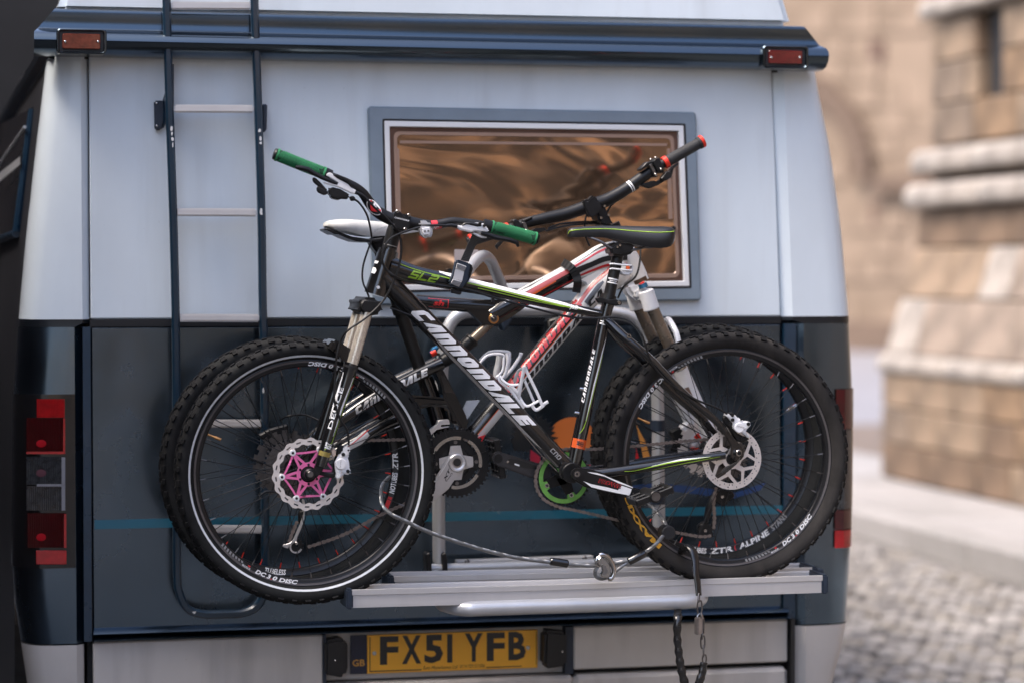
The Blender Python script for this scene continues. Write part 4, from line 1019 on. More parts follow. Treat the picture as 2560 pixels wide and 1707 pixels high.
print_on(text2d('J&D', .02, .2), on_tube(TT, .825, .865, -.35, .75, .001), 'lettering', PRINT, fr, ny=2)

# fork
fk = grp('fork', P(860, 950, Y1), b1); YL = Y1-.066
S1 = Tube([(876, 925, YL, 14.5), (898, 850, YL, 14.5), (921, 768, YL, 14.5)])
L1 = Tube([(801, 1165, YL, 15), (812, 1128, YL, 16), (846, 1016, YL, 16.5), (868, 944, YL, 17), (876, 917, YL, 19), (879, 908, YL, 19.5)])
for t, m, nm in ((S1, FORK, 'stanchion'), (L1, GBLK, 'lower_leg')):
    for fl in (None, Y1):
        mb = MB(); t.solid(mb, 22, flip=fl); mb.build(nm, m, fk)
MB().slab([(906, 742), (948, 746), (962, 766), (957, 786), (928, 790), (899, 786), (893, 764)], Y1-.088, .176).build('crown', MBLK, fk, bevel=.012, seg=3)
MB().prism([P(*q, YL-.0) for q in ((818, 866), (834, 846), (868, 866), (884, 905), (866, 915), (848, 890))], (0, .132, 0)).build('arch', GBLK, fk, bevel=.006, seg=2)
mb = MB()
for k in range(3): mb.lathe((0, 0, 0), [(.01, 0)], 3) if False else None
L1.band(mb, [(.955, -.98, .98), (.975, -.98, .98)], .0012); mb.build('wiper_seal', RUB, fk, fix=False)
stripe(L1, [(.30, -.40, -.36), (.60, -.55, -.28), (.88, -.80, -.70)], PRINT, parent=fk)
stripe(L1, [(.16, .2, .3), (.24, -.52, -.45), (.60, -.74, -.68), (.9, -.9, -.86)], GREEN, parent=fk, off=.0009)
stripe(L1, [(.45, .80, .84), (.65, .70, .95), (.90, .8, .86)], PRINT, parent=fk)
print_on(text2d('DEUCE', .01, 0), on_tube(L1, .36, .76, .18, .72, .001), 'lettering', PRINT, fk, ny=3)
print_on(text2d('RST', .04, .1), on_tube(L1, .175, .235, -.6, .4, .001), 'lettering', PRINT, fk, ny=3)
stripe(L1, [(.10, -.9, .9), (.145, -.9, .9)], mat('brass label', (.30, .23, .06), .5, .3), parent=fk, nt=3)
disc(fk, 'axle_cap', (776, 1185), YL-.012, 14, .02, MBLK, .003); disc(fk, 'axle_cap', (776, 1185), YL-.016, 8, .006, DSTEEL, .001)
MB().slab([(782, 1180), (800, 1130), (822, 1140), (806, 1178), (790, 1196)], YL-.006, .014).build('dropout', MBLK, fk, bevel=.003)
HS = Tube([(972, 628, Y1, 19), (978, 604, Y1, 19), (984, 582, Y1, 19), (990, 560, Y1, 18)])
mb = MB(); HS.solid(mb, 20); mb.build('spacer_stack', MBLK, fk)
stripe(HS, [(.18, -.8, .9), (.21, -.8, .9)], PRINTG, parent=fk, nt=2); stripe(HS, [(.02, -.9, .9), (.10, -.9, .9)], GBLK, parent=fk, nt=2)

# stem, handlebar and controls (the bar is turned to lie along the van)
YH = Y1-.085
sm_ = grp('stem', P(1004, 552, YH), b1)
MB().tube([P(992, 556, Y1), P(1003, 556, YH+.008)], [.021, .019], 18).build('stem_body', MBLK, sm_)
rB = rg(640, 340, 5.107)
MB().slab(rB((1770, 985), (1790, 955), (1825, 948), (1855, 985), (1890, 1012), (1930, 1000), (1960, 990), (1982, 1020), (1968, 1110), (1955, 1195), (1905, 1232), (1870, 1215), (1790, 1190), (1745, 1180), (1738, 1140), (1758, 1070)), YH-.024, .030).build('faceplate', MBLK, sm_, bevel=.004, seg=2)
for u, v in rB((1808, 965), (1953, 1012), (1757, 1143), (1905, 1192)):
    disc(sm_, 'bolt', (u, v), YH-.0262, 3.9, .005, STEEL, .0008); disc(sm_, 'bolt', (u, v), YH-.0267, 1.8, .002, MBLK)
a, b, c = rB((1768, 1052), (1955, 1098), (1772, 1032)); print_on(text2d('CANNONDALE', .02, .25), on_px(a, b, c, YH-.0247), 'lettering', PRINT, sm_, ny=1)
hb = grp('handlebar', P(1010, 552, YH), b1)
HB = Tube([(691, 386, YH-.01, 9), (812, 435, YH-.01, 10.5), (875, 461, YH-.008, 11), (905, 482, YH-.004, 12.5), (924, 508, YH, 14), (945, 531, YH, 15), (977, 548, YH, 16), (1004, 553, YH, 16.5), (1040, 561, YH, 16), (1066, 564, YH, 14), (1095, 562, YH-.002, 12), (1128, 555, YH-.004, 11), (1157, 557, YH-.006, 11), (1216, 566, YH-.01, 10.5), (1341, 598, YH-.01, 9)], 6)
mb = MB(); HB.solid(mb, 18); mb.build('bar', MBLK, hb)
def tpos(u):                                                         # bar parameter under a picture column
    best = min(range(400), key=lambda k: abs(HB.at(k/399)[0].x-P(u, 550, YH).x)); return best/399
tE = tpos(933)
el = lambda w_, h_, n=22: ([(.5+.5*w_*cos(2*pi*k/n), .5+.5*h_*sin(2*pi*k/n)) for k in range(n)], [tuple(range(n))], 1)
M4 = lambda o: on_tube(HB, tE-.034, tE+.034, -.95, .85, o)
print_on(el(1, 1), M4(.0006), 'badge', PRINT, hb, ny=8); print_on(el(.9, .84), M4(.001), 'badge', BPRINT, hb, ny=8)
print_on(([(.06, .62), (.12, .8), (.5, .45), (.88, .8), (.94, .62), (.55, .12)], [(0, 1, 2, 5), (2, 3, 4, 5)], 1), M4(.0014), 'badge', RED, hb, ny=6)
print_on(text2d('E', .04, 0), on_tube(HB, tE-.010, tE+.008, -.1, .55, .0019), 'lettering', PRINT, hb, ny=3)
t0 = tpos(1080); print_on(text2d('EASTON', .03, 0), on_tube(HB, t0-.018, t0+.02, -.75, .1, .0008), 'lettering', PRINT, hb, ny=3)
stripe(HB, [(t0-.005, -.2, .85), (t0+.018, -.2, .85)], RED, nt=4, parent=hb); stripe(HB, [(t0+.004, -.85, -.25), (t0+.03, -.85, -.25)], RED, nt=4, parent=hb)
gL, TL_ = grip(b1, [(689, 386, YH-.01, 15), (750, 411, YH-.01, 15), (812, 435, YH-.01, 15)], GRIP, GRIPD)
gR, TR_ = grip(b1, [(1226, 567, YH-.01, 15), (1284, 582, YH-.01, 15), (1340, 598, YH-.01, 15.5)], GRIP, GRIPD)
print_on(text2d('JWC', .05, .3), on_tube(TR_, .08, .32, -.80, -.42, .0022), 'lettering', BPRINT, gR, ny=3)
for (u, v), g in (((688, 386), gL), ((1342, 598), gR)):
    c = P(u, v, YH-.01); d = V((1, 0, -.35)).normalized()*(.004 if u > 1000 else -.004)
    MB().tube([c, c+d], [.0148, .0125], 18).build('bar_end', MBLK, g)
for a, b in (((812, 434), (826, 441)), ((1208, 563), (1228, 568))): MB().tube([P(*a, YH-.01), P(*b, YH-.01)], .0155, 18).build('clamp_ring', MBLK, hb)
lv = grp('brake_lever', P(850, 455, YH-.02), hb); YK = YH-.03
MB().slab(rB((890, 500), (930, 470), (960, 470), (1040, 540), (1130, 590), (1190, 620), (1235, 670), (1285, 700), (1275, 745), (1240, 740), (1130, 690), (1040, 650), (870, 605), (865, 585), (1040, 620), (1050, 600)), YK, .022).build('perch', WHT, lv, bevel=.003, seg=2)
MB().slab(rB((975, 492), (1040, 488), (1200, 560), (1195, 595), (1245, 670), (1210, 660), (1180, 615), (1050, 550)), YK-.003, .02).build('reservoir_cover', MBLK, lv, bevel=.003)
MB().tube(px3([(u, v, YK+.003) for u, v in rB((505, 400), (560, 405), (660, 430), (740, 480), (860, 540), (960, 580), (1040, 615))]), [.004, .0058, .0065, .0058, .0055, .0055, .004], 10).build('lever_blade', MBLK, lv)
MB().tube(px3([(u, v, YK) for u, v in rB((1265, 720), (1340, 750), (1400, 790))]), [.0048, .0042, .0034], 10).build('hose_boot', MBLK, lv)
sh = grp('shifter', P(845, 478, YH-.02), hb)
MB().slab(rB((925, 680), (960, 650), (1080, 680), (1180, 740), (1210, 760), (1195, 810), (1095, 805), (1060, 820), (990, 805), (940, 770)), YK-.004, .035).build('shifter_body', MBLK, sh, bevel=.006, seg=2)
MB().slab(rB((725, 530), (760, 535), (830, 600), (920, 700), (890, 720), (790, 640), (730, 590)), YK, .014).build('thumb_lever', MBLK, sh, bevel=.003)
MB().slab(rB((775, 660), (800, 640), (890, 690), (930, 730), (880, 765), (785, 720)), YK-.006, .014).build('thumb_lever', MBLK, sh, bevel=.003)
MB().slab(rB((1195, 780), (1240, 765), (1270, 790), (1265, 830), (1215, 835)), YK, .014).build('cable_adjuster', MBLK, sh, bevel=.002)
lv2 = grp('brake_lever', P(1185, 575, YH-.02), hb); rC = rg(1040, 500, 5.107)
MB().slab(rC((522, 320), (580, 330), (640, 300), (800, 290), (850, 300), (880, 300), (890, 345), (935, 375), (930, 415), (880, 415), (800, 405), (760, 400), (700, 415), (540, 375)), YK, .022).build('perch', WHT, lv2, bevel=.003, seg=2)
MB().slab(rC((735, 415), (770, 430), (830, 460), (910, 475), (905, 490), (860, 490), (790, 470), (730, 430)), YK+.006, .012).build('lever_guide', WHT, lv2, bevel=.002)
MB().slab(rC((580, 335), (620, 290), (700, 285), (830, 310), (850, 340), (790, 345), (650, 315)), YK-.003, .016).build('reservoir_cover', MBLK, lv2, bevel=.003)
for q in ((820, 300), (875, 330)): disc(lv2, 'bolt', rC(q)[0], YK-.006, 4, .006, MBLK, .001)
MB().tube(px3([(u, v, YK+.003) for u, v in rC((830, 425), (900, 440), (1010, 480), (1120, 500), (1200, 515), (1290, 550), (1305, 600))]), [.0045, .0055, .0065, .006, .006, .0055, .004], 10).build('lever_blade', MBLK, lv2)
MB().tube(px3([(u, v, YK) for u, v in rC((380, 330), (450, 325), (525, 340))]), [.0034, .0046, .005], 10).build('hose_boot', MBLK, lv2)
R2 = rg(860, 560, 5.8725)
wire('shift_cable', [(880, 496, YK), (898, 508, YK), (918, 540, YK)]+[(u, v, Y1-.075) for u, v in R2((400, 150), (395, 260), (340, 420), (285, 600), (268, 760), (285, 880), (325, 970))]+[(922, 742, Y1-.03)], 2.6, MBLK, b1)
wire('brake_hose', [(913, 494, YK), (940, 523, YK-.004), (968, 548, YH-.03), (990, 572, YH-.03)]+[(u, v, YH-.015) for u, v in R2((810, 160), (838, 280), (840, 420), (815, 580), (770, 740), (690, 930), (590, 1110), (450, 1270), (280, 1410), (60, 1560))]+[(852, 851, YL-.02), (842, 890, YL-.02), (838, 940, YL-.018), (836, 1000, YL-.02), (850, 1046, YL-.02)]+[(868, 1075, YL-.022), (872, 1112, YL-.022)], 2.9, MBLK, b1)
wire('brake_hose', [(1142, 566, YK)]+[(u, v, YH-.028) for u, v in R2((1500, 25), (1300, 25), (1100, 55), (840, 135), (680, 220), (600, 330), (562, 460), (570, 580), (640, 690), (780, 790))]+[(1030, 705, Y1-.034), (1081, 711, Y1-.032), (1126, 719, Y1-.03), (1180, 728, Y1-.028), (1240, 746, Y1-.025), (1330, 770, Y1-.02), (1420, 792, Y1-.02), (1480, 796, Y1-.024), (1540, 793, Y1-.036), (1580, 806, Y1-.05), (1606, 840, Y1-.066), (1622, 890, Y1-.068), (1646, 930, Y1-.068), (1690, 970, Y1-.068), (1744, 1000, Y1-.070), (1790, 1018, Y1-.072), (1818, 1034, Y1-.074)], 2.9, MBLK, b1)
MB().tube([P(1058, 815, Y1-.03), P(1262, 1030, Y1-.026), P(1360, 1145, Y1-.03), P(1412, 1196, Y1-.02)], .0007, 6).build('gear_wire', STEEL, b1)
for u, v in ((1091, 711), (1431, 793), (1232, 750)): MB().box(P(u, v, Y1-.026), (.006, .012, .012)).build('cable_clip', MBLK, fr)
MB().tube([P(975, 770, Y1-.02), P(1030, 790, Y1-.034), P(1058, 815, Y1-.03)], .0022, 8).build('shift_cable', MBLK, b1)
MB().tube([P(1050, 808, Y1-.030), P(1066, 826, Y1-.03)], .0065, 12).build('cable_stop', MBLK, fr)

# seatpost and saddle
sp = grp('seatpost', P(1535, 690, Y1), b1)
SP = Tube([(1521, 752, Y1, 14.5), (1533, 692, Y1, 14.5), (1546, 634, Y1, 14.5)]); mb = MB(); SP.solid(mb, 22); mb.build('post', MBLK, sp)
stripe(SP, [(.36, -.95, .9), (.385, -.95, .9)], PRINT, nt=2, parent=sp); stripe(SP, [(.44, -.95, .9), (.465, -.95, .9)], PRINT, nt=2, parent=sp)
wide(SP, 'CAnnonDALE', .40, .425, -.6, .7, PRINT, parent=sp)
MB().tube([P(1517, 760, Y1), P(1523, 738, Y1)], .0195, 24).build('seat_collar', MBLK, sp)
MB().slab([(1489, 746), (1500, 742), (1520, 750), (1540, 748), (1552, 755), (1553, 763), (1540, 765), (1512, 758), (1496, 758)], Y1-.026, .012).build('collar_lever', MBLK, sp, bevel=.002)
disc(sp, 'bolt', (1549, 758), Y1-.029, 6, .006, MBLK, .001); disc(sp, 'bolt', (1549, 758), Y1-.030, 4, .002, STEEL)
MB().slab([(1523, 618), (1546, 606), (1580, 610), (1592, 620), (1578, 636), (1556, 642), (1530, 640)], Y1-.03, .06).build('saddle_clamp', MBLK, sp, bevel=.006, seg=2)
sd, rows = saddle(b1, 1419, 1677, [(0, .006, 577, 592), (.04, .016, 570, 594), (.2, .020, 566, 593), (.4, .026, 565, 596), (.6, .042, 566, 611), (.8, .062, 567, 621), (.92, .068, 567, 618), (.98, .055, 570, 604), (1, .03, 577, 594)], Y1, SADDLE)
tr_ = [r[3]*.55+r[2]*.45+V((0, -.0006, 0)) for r in rows]
MB().tube([tr_[0]+V((0, 0, -.004))]+tr_[2:-6], .0011, 6).build('piping', GREEN, sd)
c0, c1 = tr_[-9], tr_[-4]
for sg in (-1, 1): wire('rail', [(1470, 593, Y1+sg*.012), (1500, 604, Y1+sg*.02), (1530, 622, Y1+sg*.022), (1560, 626, Y1+sg*.022), (1600, 622, Y1+sg*.024), (1632, 608, Y1+sg*.026)], 3.6, DSTEEL, sd)
for q in ((1304, 1318), (1276, 1336)): disc(sp, 'bolt', (1240+q[0]/4.2, 300+q[1]/4.2), Y1-.034, 3, .006, STEEL)

# rear light silver strap on the post is white: clip of the far bike's reflector holder
lc = grp('white_clamp', P(1550, 672, Y1), b1)
rd3 = rg(1240, 560, 5.8725)
for y in (596, 668):
    a = [(u, v, Y1-.022) for u, v in rd3((1668, y), (1700, y-10), (1800, y), (1900, y+10), (1990, y+14))]
    MB().tube(px3(spl(a, 4)), .0021, 8).build('strap', WHT, lc)
MB().slab(rd3((1880, 575), (1990, 600), (2030, 640), (2010, 720), (1940, 765), (1850, 740), (1840, 690), (1920, 692), (1980, 690), (1985, 620), (1890, 605)), Y1-.018, .03).build('clip_body', WHT, lc, bevel=.003)
MB().slab(rd3((1915, 618), (1968, 626), (1962, 672), (1912, 664)), Y1-.024, .006).build('push_button', ORANGE, lc, bevel=.001)

# bottle cage
bc = grp('bottle_cage', P(1320, 960, Y1), b1); rE = rg(1200, 780, 5.8725)
def cagebar(pts, w_=5.0, y0=-.03, y1=None, m=WHT, par=None, reg=rE, nm='cage_bar', Yb=Y1):
    y1 = y0 if y1 is None else y1; q = spl([(u, v, y0+(y1-y0)*i/(len(pts)-1)) for i, (u, v) in enumerate(reg(*pts))], 5)
    mb = MB(); r = w_*MPP(1300, 950, Yb)*.5
    mb.tube([P(u, v, Yb+y) for u, v, y in q], r, 10, flat=.7); return mb.build(nm, m, par or bc)
cagebar([(285, 925), (280, 990), (320, 1040), (450, 1150), (560, 1290), (645, 1405)], 7, -.012)
cagebar([(295, 930), (330, 990), (400, 1050), (480, 1068), (570, 1062)], 6.5, -.012, -.032)
cagebar([(655, 800), (690, 880), (760, 1020), (850, 1210), (925, 1395)], 8, -.03)
cagebar([(650, 800), (625, 930), (600, 1060), (575, 1200), (570, 1260)], 9, -.034, -.012)
cagebar([(510, 1020), (530, 930), (575, 850), (625, 825), (655, 805)], 8, .026, -.03)
cagebar([(660, 1010), (720, 1150), (780, 1290), (810, 1340)], 7, .028)
cagebar([(580, 1240), (640, 1340), (690, 1378), (760, 1355), (860, 1300)], 7, -.012, -.03)
cagebar([(760, 1360), (800, 1420), (840, 1430), (900, 1390), (950, 1340), (1000, 1310)], 9, .0, -.015)
cagebar([(440, 1080), (500, 1140), (560, 1190)], 12, -.004)

# crankset, chain, pedals, rear mech
cr = grp('crankset', P(1420, 1178, Y1), b1)
bbc = P(1420, 1178, Y1)
MB().cyl(bbc+V((0, -.045, 0)), bbc+V((0, -.034, 0)), .026, n=30).build('bearing_cup', MBLK, cr, bevel=.002)
YA = Y1-.082; rF = rg(1300, 1000, 3.92)
MB().slab(rF((505, 725), (515, 690), (545, 668), (600, 664), (680, 672), (800, 705), (960, 790), (1100, 850), (1215, 880), (1225, 905), (1200, 925), (1100, 950), (1050, 945), (900, 910), (760, 880), (640, 850), (560, 800), (520, 765)), YA, .016).build('crank_arm', MBLK, cr, bevel=.004, seg=2)
MB().slab(rF((660, 700), (760, 712), (820, 730), (900, 765), (1000, 805), (1108, 850), (1104, 858), (960, 808), (830, 745), (700, 715)), YA-.0008, .002).build('print', PRINT, cr)
MB().slab(rF((620, 790), (700, 820), (850, 850), (1000, 890), (1075, 920), (1070, 930), (940, 905), (800, 875), (700, 850)), YA-.0008, .002).build('print', PRINT, cr)
MB().slab(rF((985, 830), (1095, 868), (1078, 920), (960, 885)), YA-.0009, .002).build('print', PRINT, cr)
a, b, c = rF((765, 805), (985, 868), (778, 762)); print_on(text2d('PROWE', .09, .1), on_px(a, b, c, YA-.0010), 'lettering', RED, cr, ny=1)
a, b, c = rF((770, 806), (988, 868), (782, 766)); print_on(text2d('PROWE', .03, .1), on_px(a, b, c, YA-.0016), 'lettering', BPRINT, cr, ny=1)
for r, y, m in ((14.5, -.004, MBLK), (8, -.006, DSTEEL), (5.2, -.0072, STEEL), (3.6, -.0078, BPRINT)): disc(cr, 'axle_bolt', (1443, 1184), YA+y, r, .006, m)
gA = rg(1000, 1000, 5.2275)
MB().slab(gA((1215, 770), (1220, 710), (1260, 675), (1310, 672), (1480, 725), (1640, 775), (1790, 815), (1900, 845), (2000, 900), (1990, 1060), (1850, 1045), (1700, 1010), (1500, 935), (1350, 880), (1250, 850)), Y1+.062, .014).build('crank_arm', mat('satin dark grey arm', (.035, .034, .036), .42, .2, noise=.2, ns=20), cr, bevel=.004, seg=2)
MB().slab(gA((1385, 790), (1420, 760), (1520, 770), (1680, 820), (1790, 860), (1780, 900), (1620, 880), (1480, 850), (1400, 820)), Y1+.0612, .003).build('arm_groove', BPRINT, cr)
disc(cr, 'pedal_axle', gA((1285, 758))[0], Y1+.060, 11, .004, MBLK); disc(cr, 'pin', gA((1407, 800))[0], Y1+.0605, 3, .003, STEEL)
MB().slab(gA((1500, 822), (1562, 840), (1560, 862), (1497, 842)), Y1+.0603, .002).build('print', PRINT, cr)
crc = P(1409, 1193, Y1+.046)
toothed(MB(), crc, 34, .0535, .0675, .0725, -.002, .002).build('chainring', MBLK, cr, ang=20)
ring_grid(MB(), crc, 96, [.0545, .0655], -.0034, -.0018, lambda i, j: True).build('chainring_face', LIME, cr)
mb = MB()
for a in (203, 293, 23, 113):
    a = radians(a); bar(mb, crc, (.058, a), (.044, a), .026, .018, -.0042, .003)
mb.build('chainring_tab', LIME, cr)
mb = MB()
for a in (203, 293, 23, 113): bar(mb, crc, (.0, radians(a)), (.050, radians(a)), .034, .020, .002, .012)
mb.build('spider', MBLK, cr)
for a in (203, 293):
    q = pol(crc, .0485, radians(a), -.006); MB().cyl(q, q+V((0, .008, 0)), .0058, n=18).build('chainring_bolt', STEEL, cr); MB().cyl(q-V((0, .001, 0)), q, .0032, n=12).build('chainring_bolt', BPRINT, cr)
YC = Y1+.046
chain('chain', [(1808, 1094, YC), (1700, 1103, YC), (1580, 1115, YC), (1480, 1122, YC), (1412, 1122, YC), (1372, 1136, YC), (1344, 1172, YC), (1340, 1212, YC), (1358, 1246, YC), (1396, 1266, YC), (1430, 1273, YC), (1480, 1284, YC), (1535, 1297, YC), (1600, 1313, YC), (1690, 1330, YC), (1748, 1340, YC), (1775, 1338, YC)], b1)
chain('chain', [(1784, 1318, YC), (1786, 1290, YC), (1784, 1250, YC), (1792, 1215, YC)], b1)
def flatpedal(parent, c, ax, wd, R, m=MBLK):
    pd = grp('pedal', c, parent); mb = MB()
    for x in (-.045, .045): mb.box(V(c)+R @ V((x, 0, 0)), (.012, .09, .018), R)
    for y in (-.042, 0, .042): mb.box(V(c)+R @ V((0, y, 0)), (.10, .012, .016), R)
    mb.build('platform', m, pd, bevel=.002)
    pn = MB()
    for x in (-.046, -.03, .03, .046):
        for y in (-.04, -.015, .015, .04):
            for z in (-1, 1): p = V(c)+R @ V((x, y, z*.009)); q = V(c)+R @ V((x, y, z*.0125)); pn.cyl(p, q, .0016, n=6)
    pn.build('pins', DSTEEL, pd)
    a = V(c)-V((0, .054, 0)); MB().cyl(a, V(c)+V((0, .05, 0)), .0155, n=20).build('axle_body', m, pd, bevel=.002)
    MB().cyl(a-V((0, .001, 0)), a+V((0, .004, 0)), .011, n=20).build('end_cap', DSTEEL, pd)
    return pd
flatpedal(cr, P(1625, 1236, Y1-.135), 0, 0, Matrix.Rotation(radians(-20), 3, 'Y'))
flatpedal(cr, P(1240, 1143, Y1+.125), 0, 0, Matrix.Rotation(radians(80), 3, 'Y'))
cassette(w1r, c1r, 1, .060)
dm = grp('rear_derailleur', P(1780, 1270, Y1+.06), b1); YDm = Y1+.05
rH = rg(1440, 780, 2.24)
MB().slab(rH((800, 1000), (830, 985), (880, 1000), (895, 1030), (860, 1060), (800, 1050), (775, 1080), (745, 1180), (720, 1190), (735, 1100), (760, 1030)), YDm, .022).build('mech_body', MBLK, dm, bevel=.004)
MB().slab(rH((690, 1190), (720, 1172), (745, 1180), (742, 1220), (775, 1250), (768, 1262), (735, 1255), (695, 1248), (682, 1222)), YDm-.004, .02).build('cage', MBLK, dm, bevel=.003)
for u, v, r in ((820, 1033, 19), (725, 1222, 17)):
    c = P(*rH((u, v))[0], YDm-.004); toothed(MB(), c, 11, .006, .018, .022, -.002, .002).build('jockey_wheel', MBLK, dm, ang=20)
    disc(dm, 'bolt', rH((u, v))[0], YDm-.008, 4, .006, STEEL)

# brakes
def gridrotor_front():
    c = c1f+V((0, -.042, 0)); n = 216; lobes = 18
    wv = lambda a, j: 1+(.030 if j == 2 else .020 if j == 3 else .0)*0+(.026*sin(lobes*a+ (0 if j >= 2 else 1.2)) if j in (0, 3) else 0)
    def keep(i, j):
        if j == 1: return not (2 <= i % 12 <= 6)
        return True
    ring_grid(MB(), c, n, [.0725, .0785, .0820, .0880], -.001, .001, keep, wv).build('rotor', ROTOR, w1f, ang=30)
    A = [radians(q) for q in (126, 185, 243, 303, 5, 65)]
    mb = MB(); sp_ = MB()
    for k, a in enumerate(A):
        bar(MB(), c, (.074, a), (.062, a), .022, .014, -.0011, .0009).build('rotor_tab', ROTOR, w1f)
        q = pol(c, .0655, a, -.0042); MB().cyl(q, q+V((0, .006, 0)), .0078, n=22).build('rotor_rivet', WHT, w1f, bevel=.001); MB().cyl(q-V((0, .0006, 0)), q, .0034, n=12).build('rivet_hole', BPRINT, w1f)
        y = -.0028-.00012*k
        for s in (-1, 1):
            bar(sp_, c, (.064, a), (.027, a+s*.30), .0065, .006, y-.00006*s, y+.0024)
        b = A[(k+1) % 6]; b = b if b > a else b+2*pi
        rws = []
        for t in range(9):
            f = t/8; an = a+(b-a)*f; r = .0655-.0120*sin(pi*f)**.6; rws.append([pol(c, r-.0025, an, y-.0004), pol(c, r+.0025, an, y-.0004)])
        for t in range(8):
            p0, p1 = rws[t]; p2, p3 = rws[t+1]; sp_.prism([p0, p2, p3, p1], (0, .0024, 0))
    ring_grid(sp_, c, 48, [.020, .0295], -.0034, -.0006, lambda i, j: True)
    sp_.build('rotor_spider', PINK, w1f)
    for k in range(6):
        q = pol(c, .0235, radians(30+60*k), -.0044); MB().cyl(q, q+V((0, .002, 0)), .0032, n=10).build('rotor_bolt', MBLK, w1f)
gridrotor_front()
def gridrotor_rear():
    c = c1r+V((0, -.042, 0)); n = 160
    keep = lambda i, j: not ((j == 1 and i % 8 in (0,)) or (j == 3 and i % 8 in (4,)) or (j == 1 and i % 16 == 5))
    ring_grid(MB(), c, n, [.0620, .0650, .0682, .0712, .0744, .0785], -.0009, .0009, keep).build('rotor', ROTOR, w1r, ang=30)
    mb = MB()
    for k in range(6):
        a = radians(20+60*k); y = -.001-.0001*k
        bar(mb, c, (.0635, a+.35), (.040, a-.05), .0075, .0085, y, y+.0018); bar(mb, c, (.0635, a-.42), (.040, a-.05), .0065, .0085, y-.00005, y+.0018)
        bar(mb, c, (.042, a-.05), (.021, a-.35), .012, .013, y-.0006, y+.0018)
    ring_grid(mb, c, 48, [.016, .026], -.0018, .0009, lambda i, j: True)
    mb.build('rotor_arm', ROTOR, w1r)
gridrotor_rear()
cl = grp('brake_caliper', P(860, 1150, YL-.02), b1); rG = rg(640, 1040, 4.127); Yc = Y1-.078
MB().slab(rG((850, 290), (905, 300), (895, 380), (850, 430), (825, 520), (835, 620), (790, 640), (640, 600), (640, 570), (700, 575), (790, 580), (800, 480), (830, 380)), Yc+.012, .014).build('mount', MBLK, cl, bevel=.003)
MB().slab(rG((778, 350), (800, 335), (822, 350), (825, 400), (800, 425), (782, 390)), Yc+.004, .012).build('mount_tab', mat('tan pad spring', (.55, .42, .33), .5), cl, bevel=.001)
MB().slab(rG((905, 312), (940, 300), (968, 330), (975, 380), (945, 412), (962, 470), (968, 540), (985, 572), (975, 605), (930, 600), (890, 590), (880, 640), (850, 655), (820, 645), (830, 590), (818, 540), (815, 470), (860, 395), (900, 378)), Yc, .024).build('body', WHT, cl, bevel=.004, seg=2)
disc(cl, 'piston_cap', rG((878, 492))[0], Yc-.004, 13.5, .008, WHT, .001)
for q, r in (((902, 393), 4.6), ((950, 567), 4.6), ((955, 350), 2.4)): disc(cl, 'bolt', rG(q)[0], Yc-.0035, r, .004, MBLK)
a, b, c = rG((872, 535), (882, 450), (862, 533)); print_on(text2d('SHIMANO', .0, .1), on_px(a, b, c, Yc-.0046), 'lettering', DSTEEL, cl, ny=1)
cl2 = grp('brake_caliper', P(1845, 1065, Y1-.08), b1); Yc = Y1-.078
MB().slab(rD((560, 330), (590, 300), (660, 360), (700, 470), (760, 540), (830, 570), (905, 590), (900, 620), (830, 660), (740, 640), (640, 470), (575, 400)), Yc+.012, .014).build('mount', MBLK, cl2, bevel=.003)
MB().slab(rD((585, 292), (640, 275), (690, 300), (715, 285), (765, 345), (800, 340), (822, 382), (900, 375), (935, 408), (920, 440), (895, 470), (860, 485), (878, 540), (922, 572), (905, 606), (862, 562), (815, 528), (760, 525), (705, 475), (690, 395), (640, 335)), Yc, .024).build('body', WHT, cl2, bevel=.003, seg=2)
disc(cl2, 'piston_cap', rD((778, 462))[0], Yc-.004, 12.5, .008, WHT, .001)
MB().slab(rD((640, 270), (690, 262), (720, 300), (690, 330), (665, 300)), Yc-.004, .02).build('hose_banjo', MBLK, cl2, bevel=.002)
for q, r in (((897, 414), 4.6), ((660, 412), 5.), ((800, 358), 2.), ((823, 610), 4.2), ((690, 360), 4.4)): disc(cl2, 'bolt', rD(q)[0], Yc-.0035 if q[1] != 610 else Yc+.008, r, .004, MBLK)
a, b, c = rD((745, 448), (832, 470), (750, 432)); print_on(text2d('SHIMANO', .0, .1), on_px(a, b, c, Yc-.0046), 'lettering', DSTEEL, cl2, ny=1)
disc(b1, 'axle_nut', rD((772, 792))[0], Y1-.082, 8, .016, STEEL, .001); disc(b1, 'axle_nut', rD((777, 794))[0], Y1-.0835, 5.2, .004, MBLK)
MB().slab(rD((795, 845), (790, 890), (735, 945), (620, 1045), (575, 1060), (548, 1050), (552, 1020), (600, 975), (700, 930), (760, 900)), Y1-.092, .008).build('quick_release_lever', mat('dark grey lever', (.05, .048, .046), .4, .5), b1, bevel=.002, seg=2)

# clip-on light (its own thing)
bl = thing('bike_light', P(1072, 560, YH-.03), 'small clear lamp clipped to the black handlebar beside its stem', 'bike light')
CL2 = mat('milky silicone strap', (.5, .5, .52), .35, trans=.2)
MB().slab(rC((42, 270), (100, 262), (165, 270), (192, 300), (195, 345), (50, 345)), YH-.030, .034).build('strap', CL2, bl, bevel=.006, seg=2)
MB().slab(rC((38, 345), (110, 335), (212, 342), (216, 425), (200, 470), (165, 492), (115, 484), (75, 448)), YH-.044, .030).build('body', CL2, bl, bevel=.005, seg=2)
MB().slab(rC((78, 362), (180, 350), (188, 410), (175, 455), (150, 468), (105, 458), (84, 420)), YH-.0462, .004).build('lens', CLEAR, bl, bevel=.001)
for q in ((115, 402), (158, 398)): disc(bl, 'led', rC(q)[0], YH-.0475, 3, .002, mat('led grey', (.3, .3, .32), .2, .5))
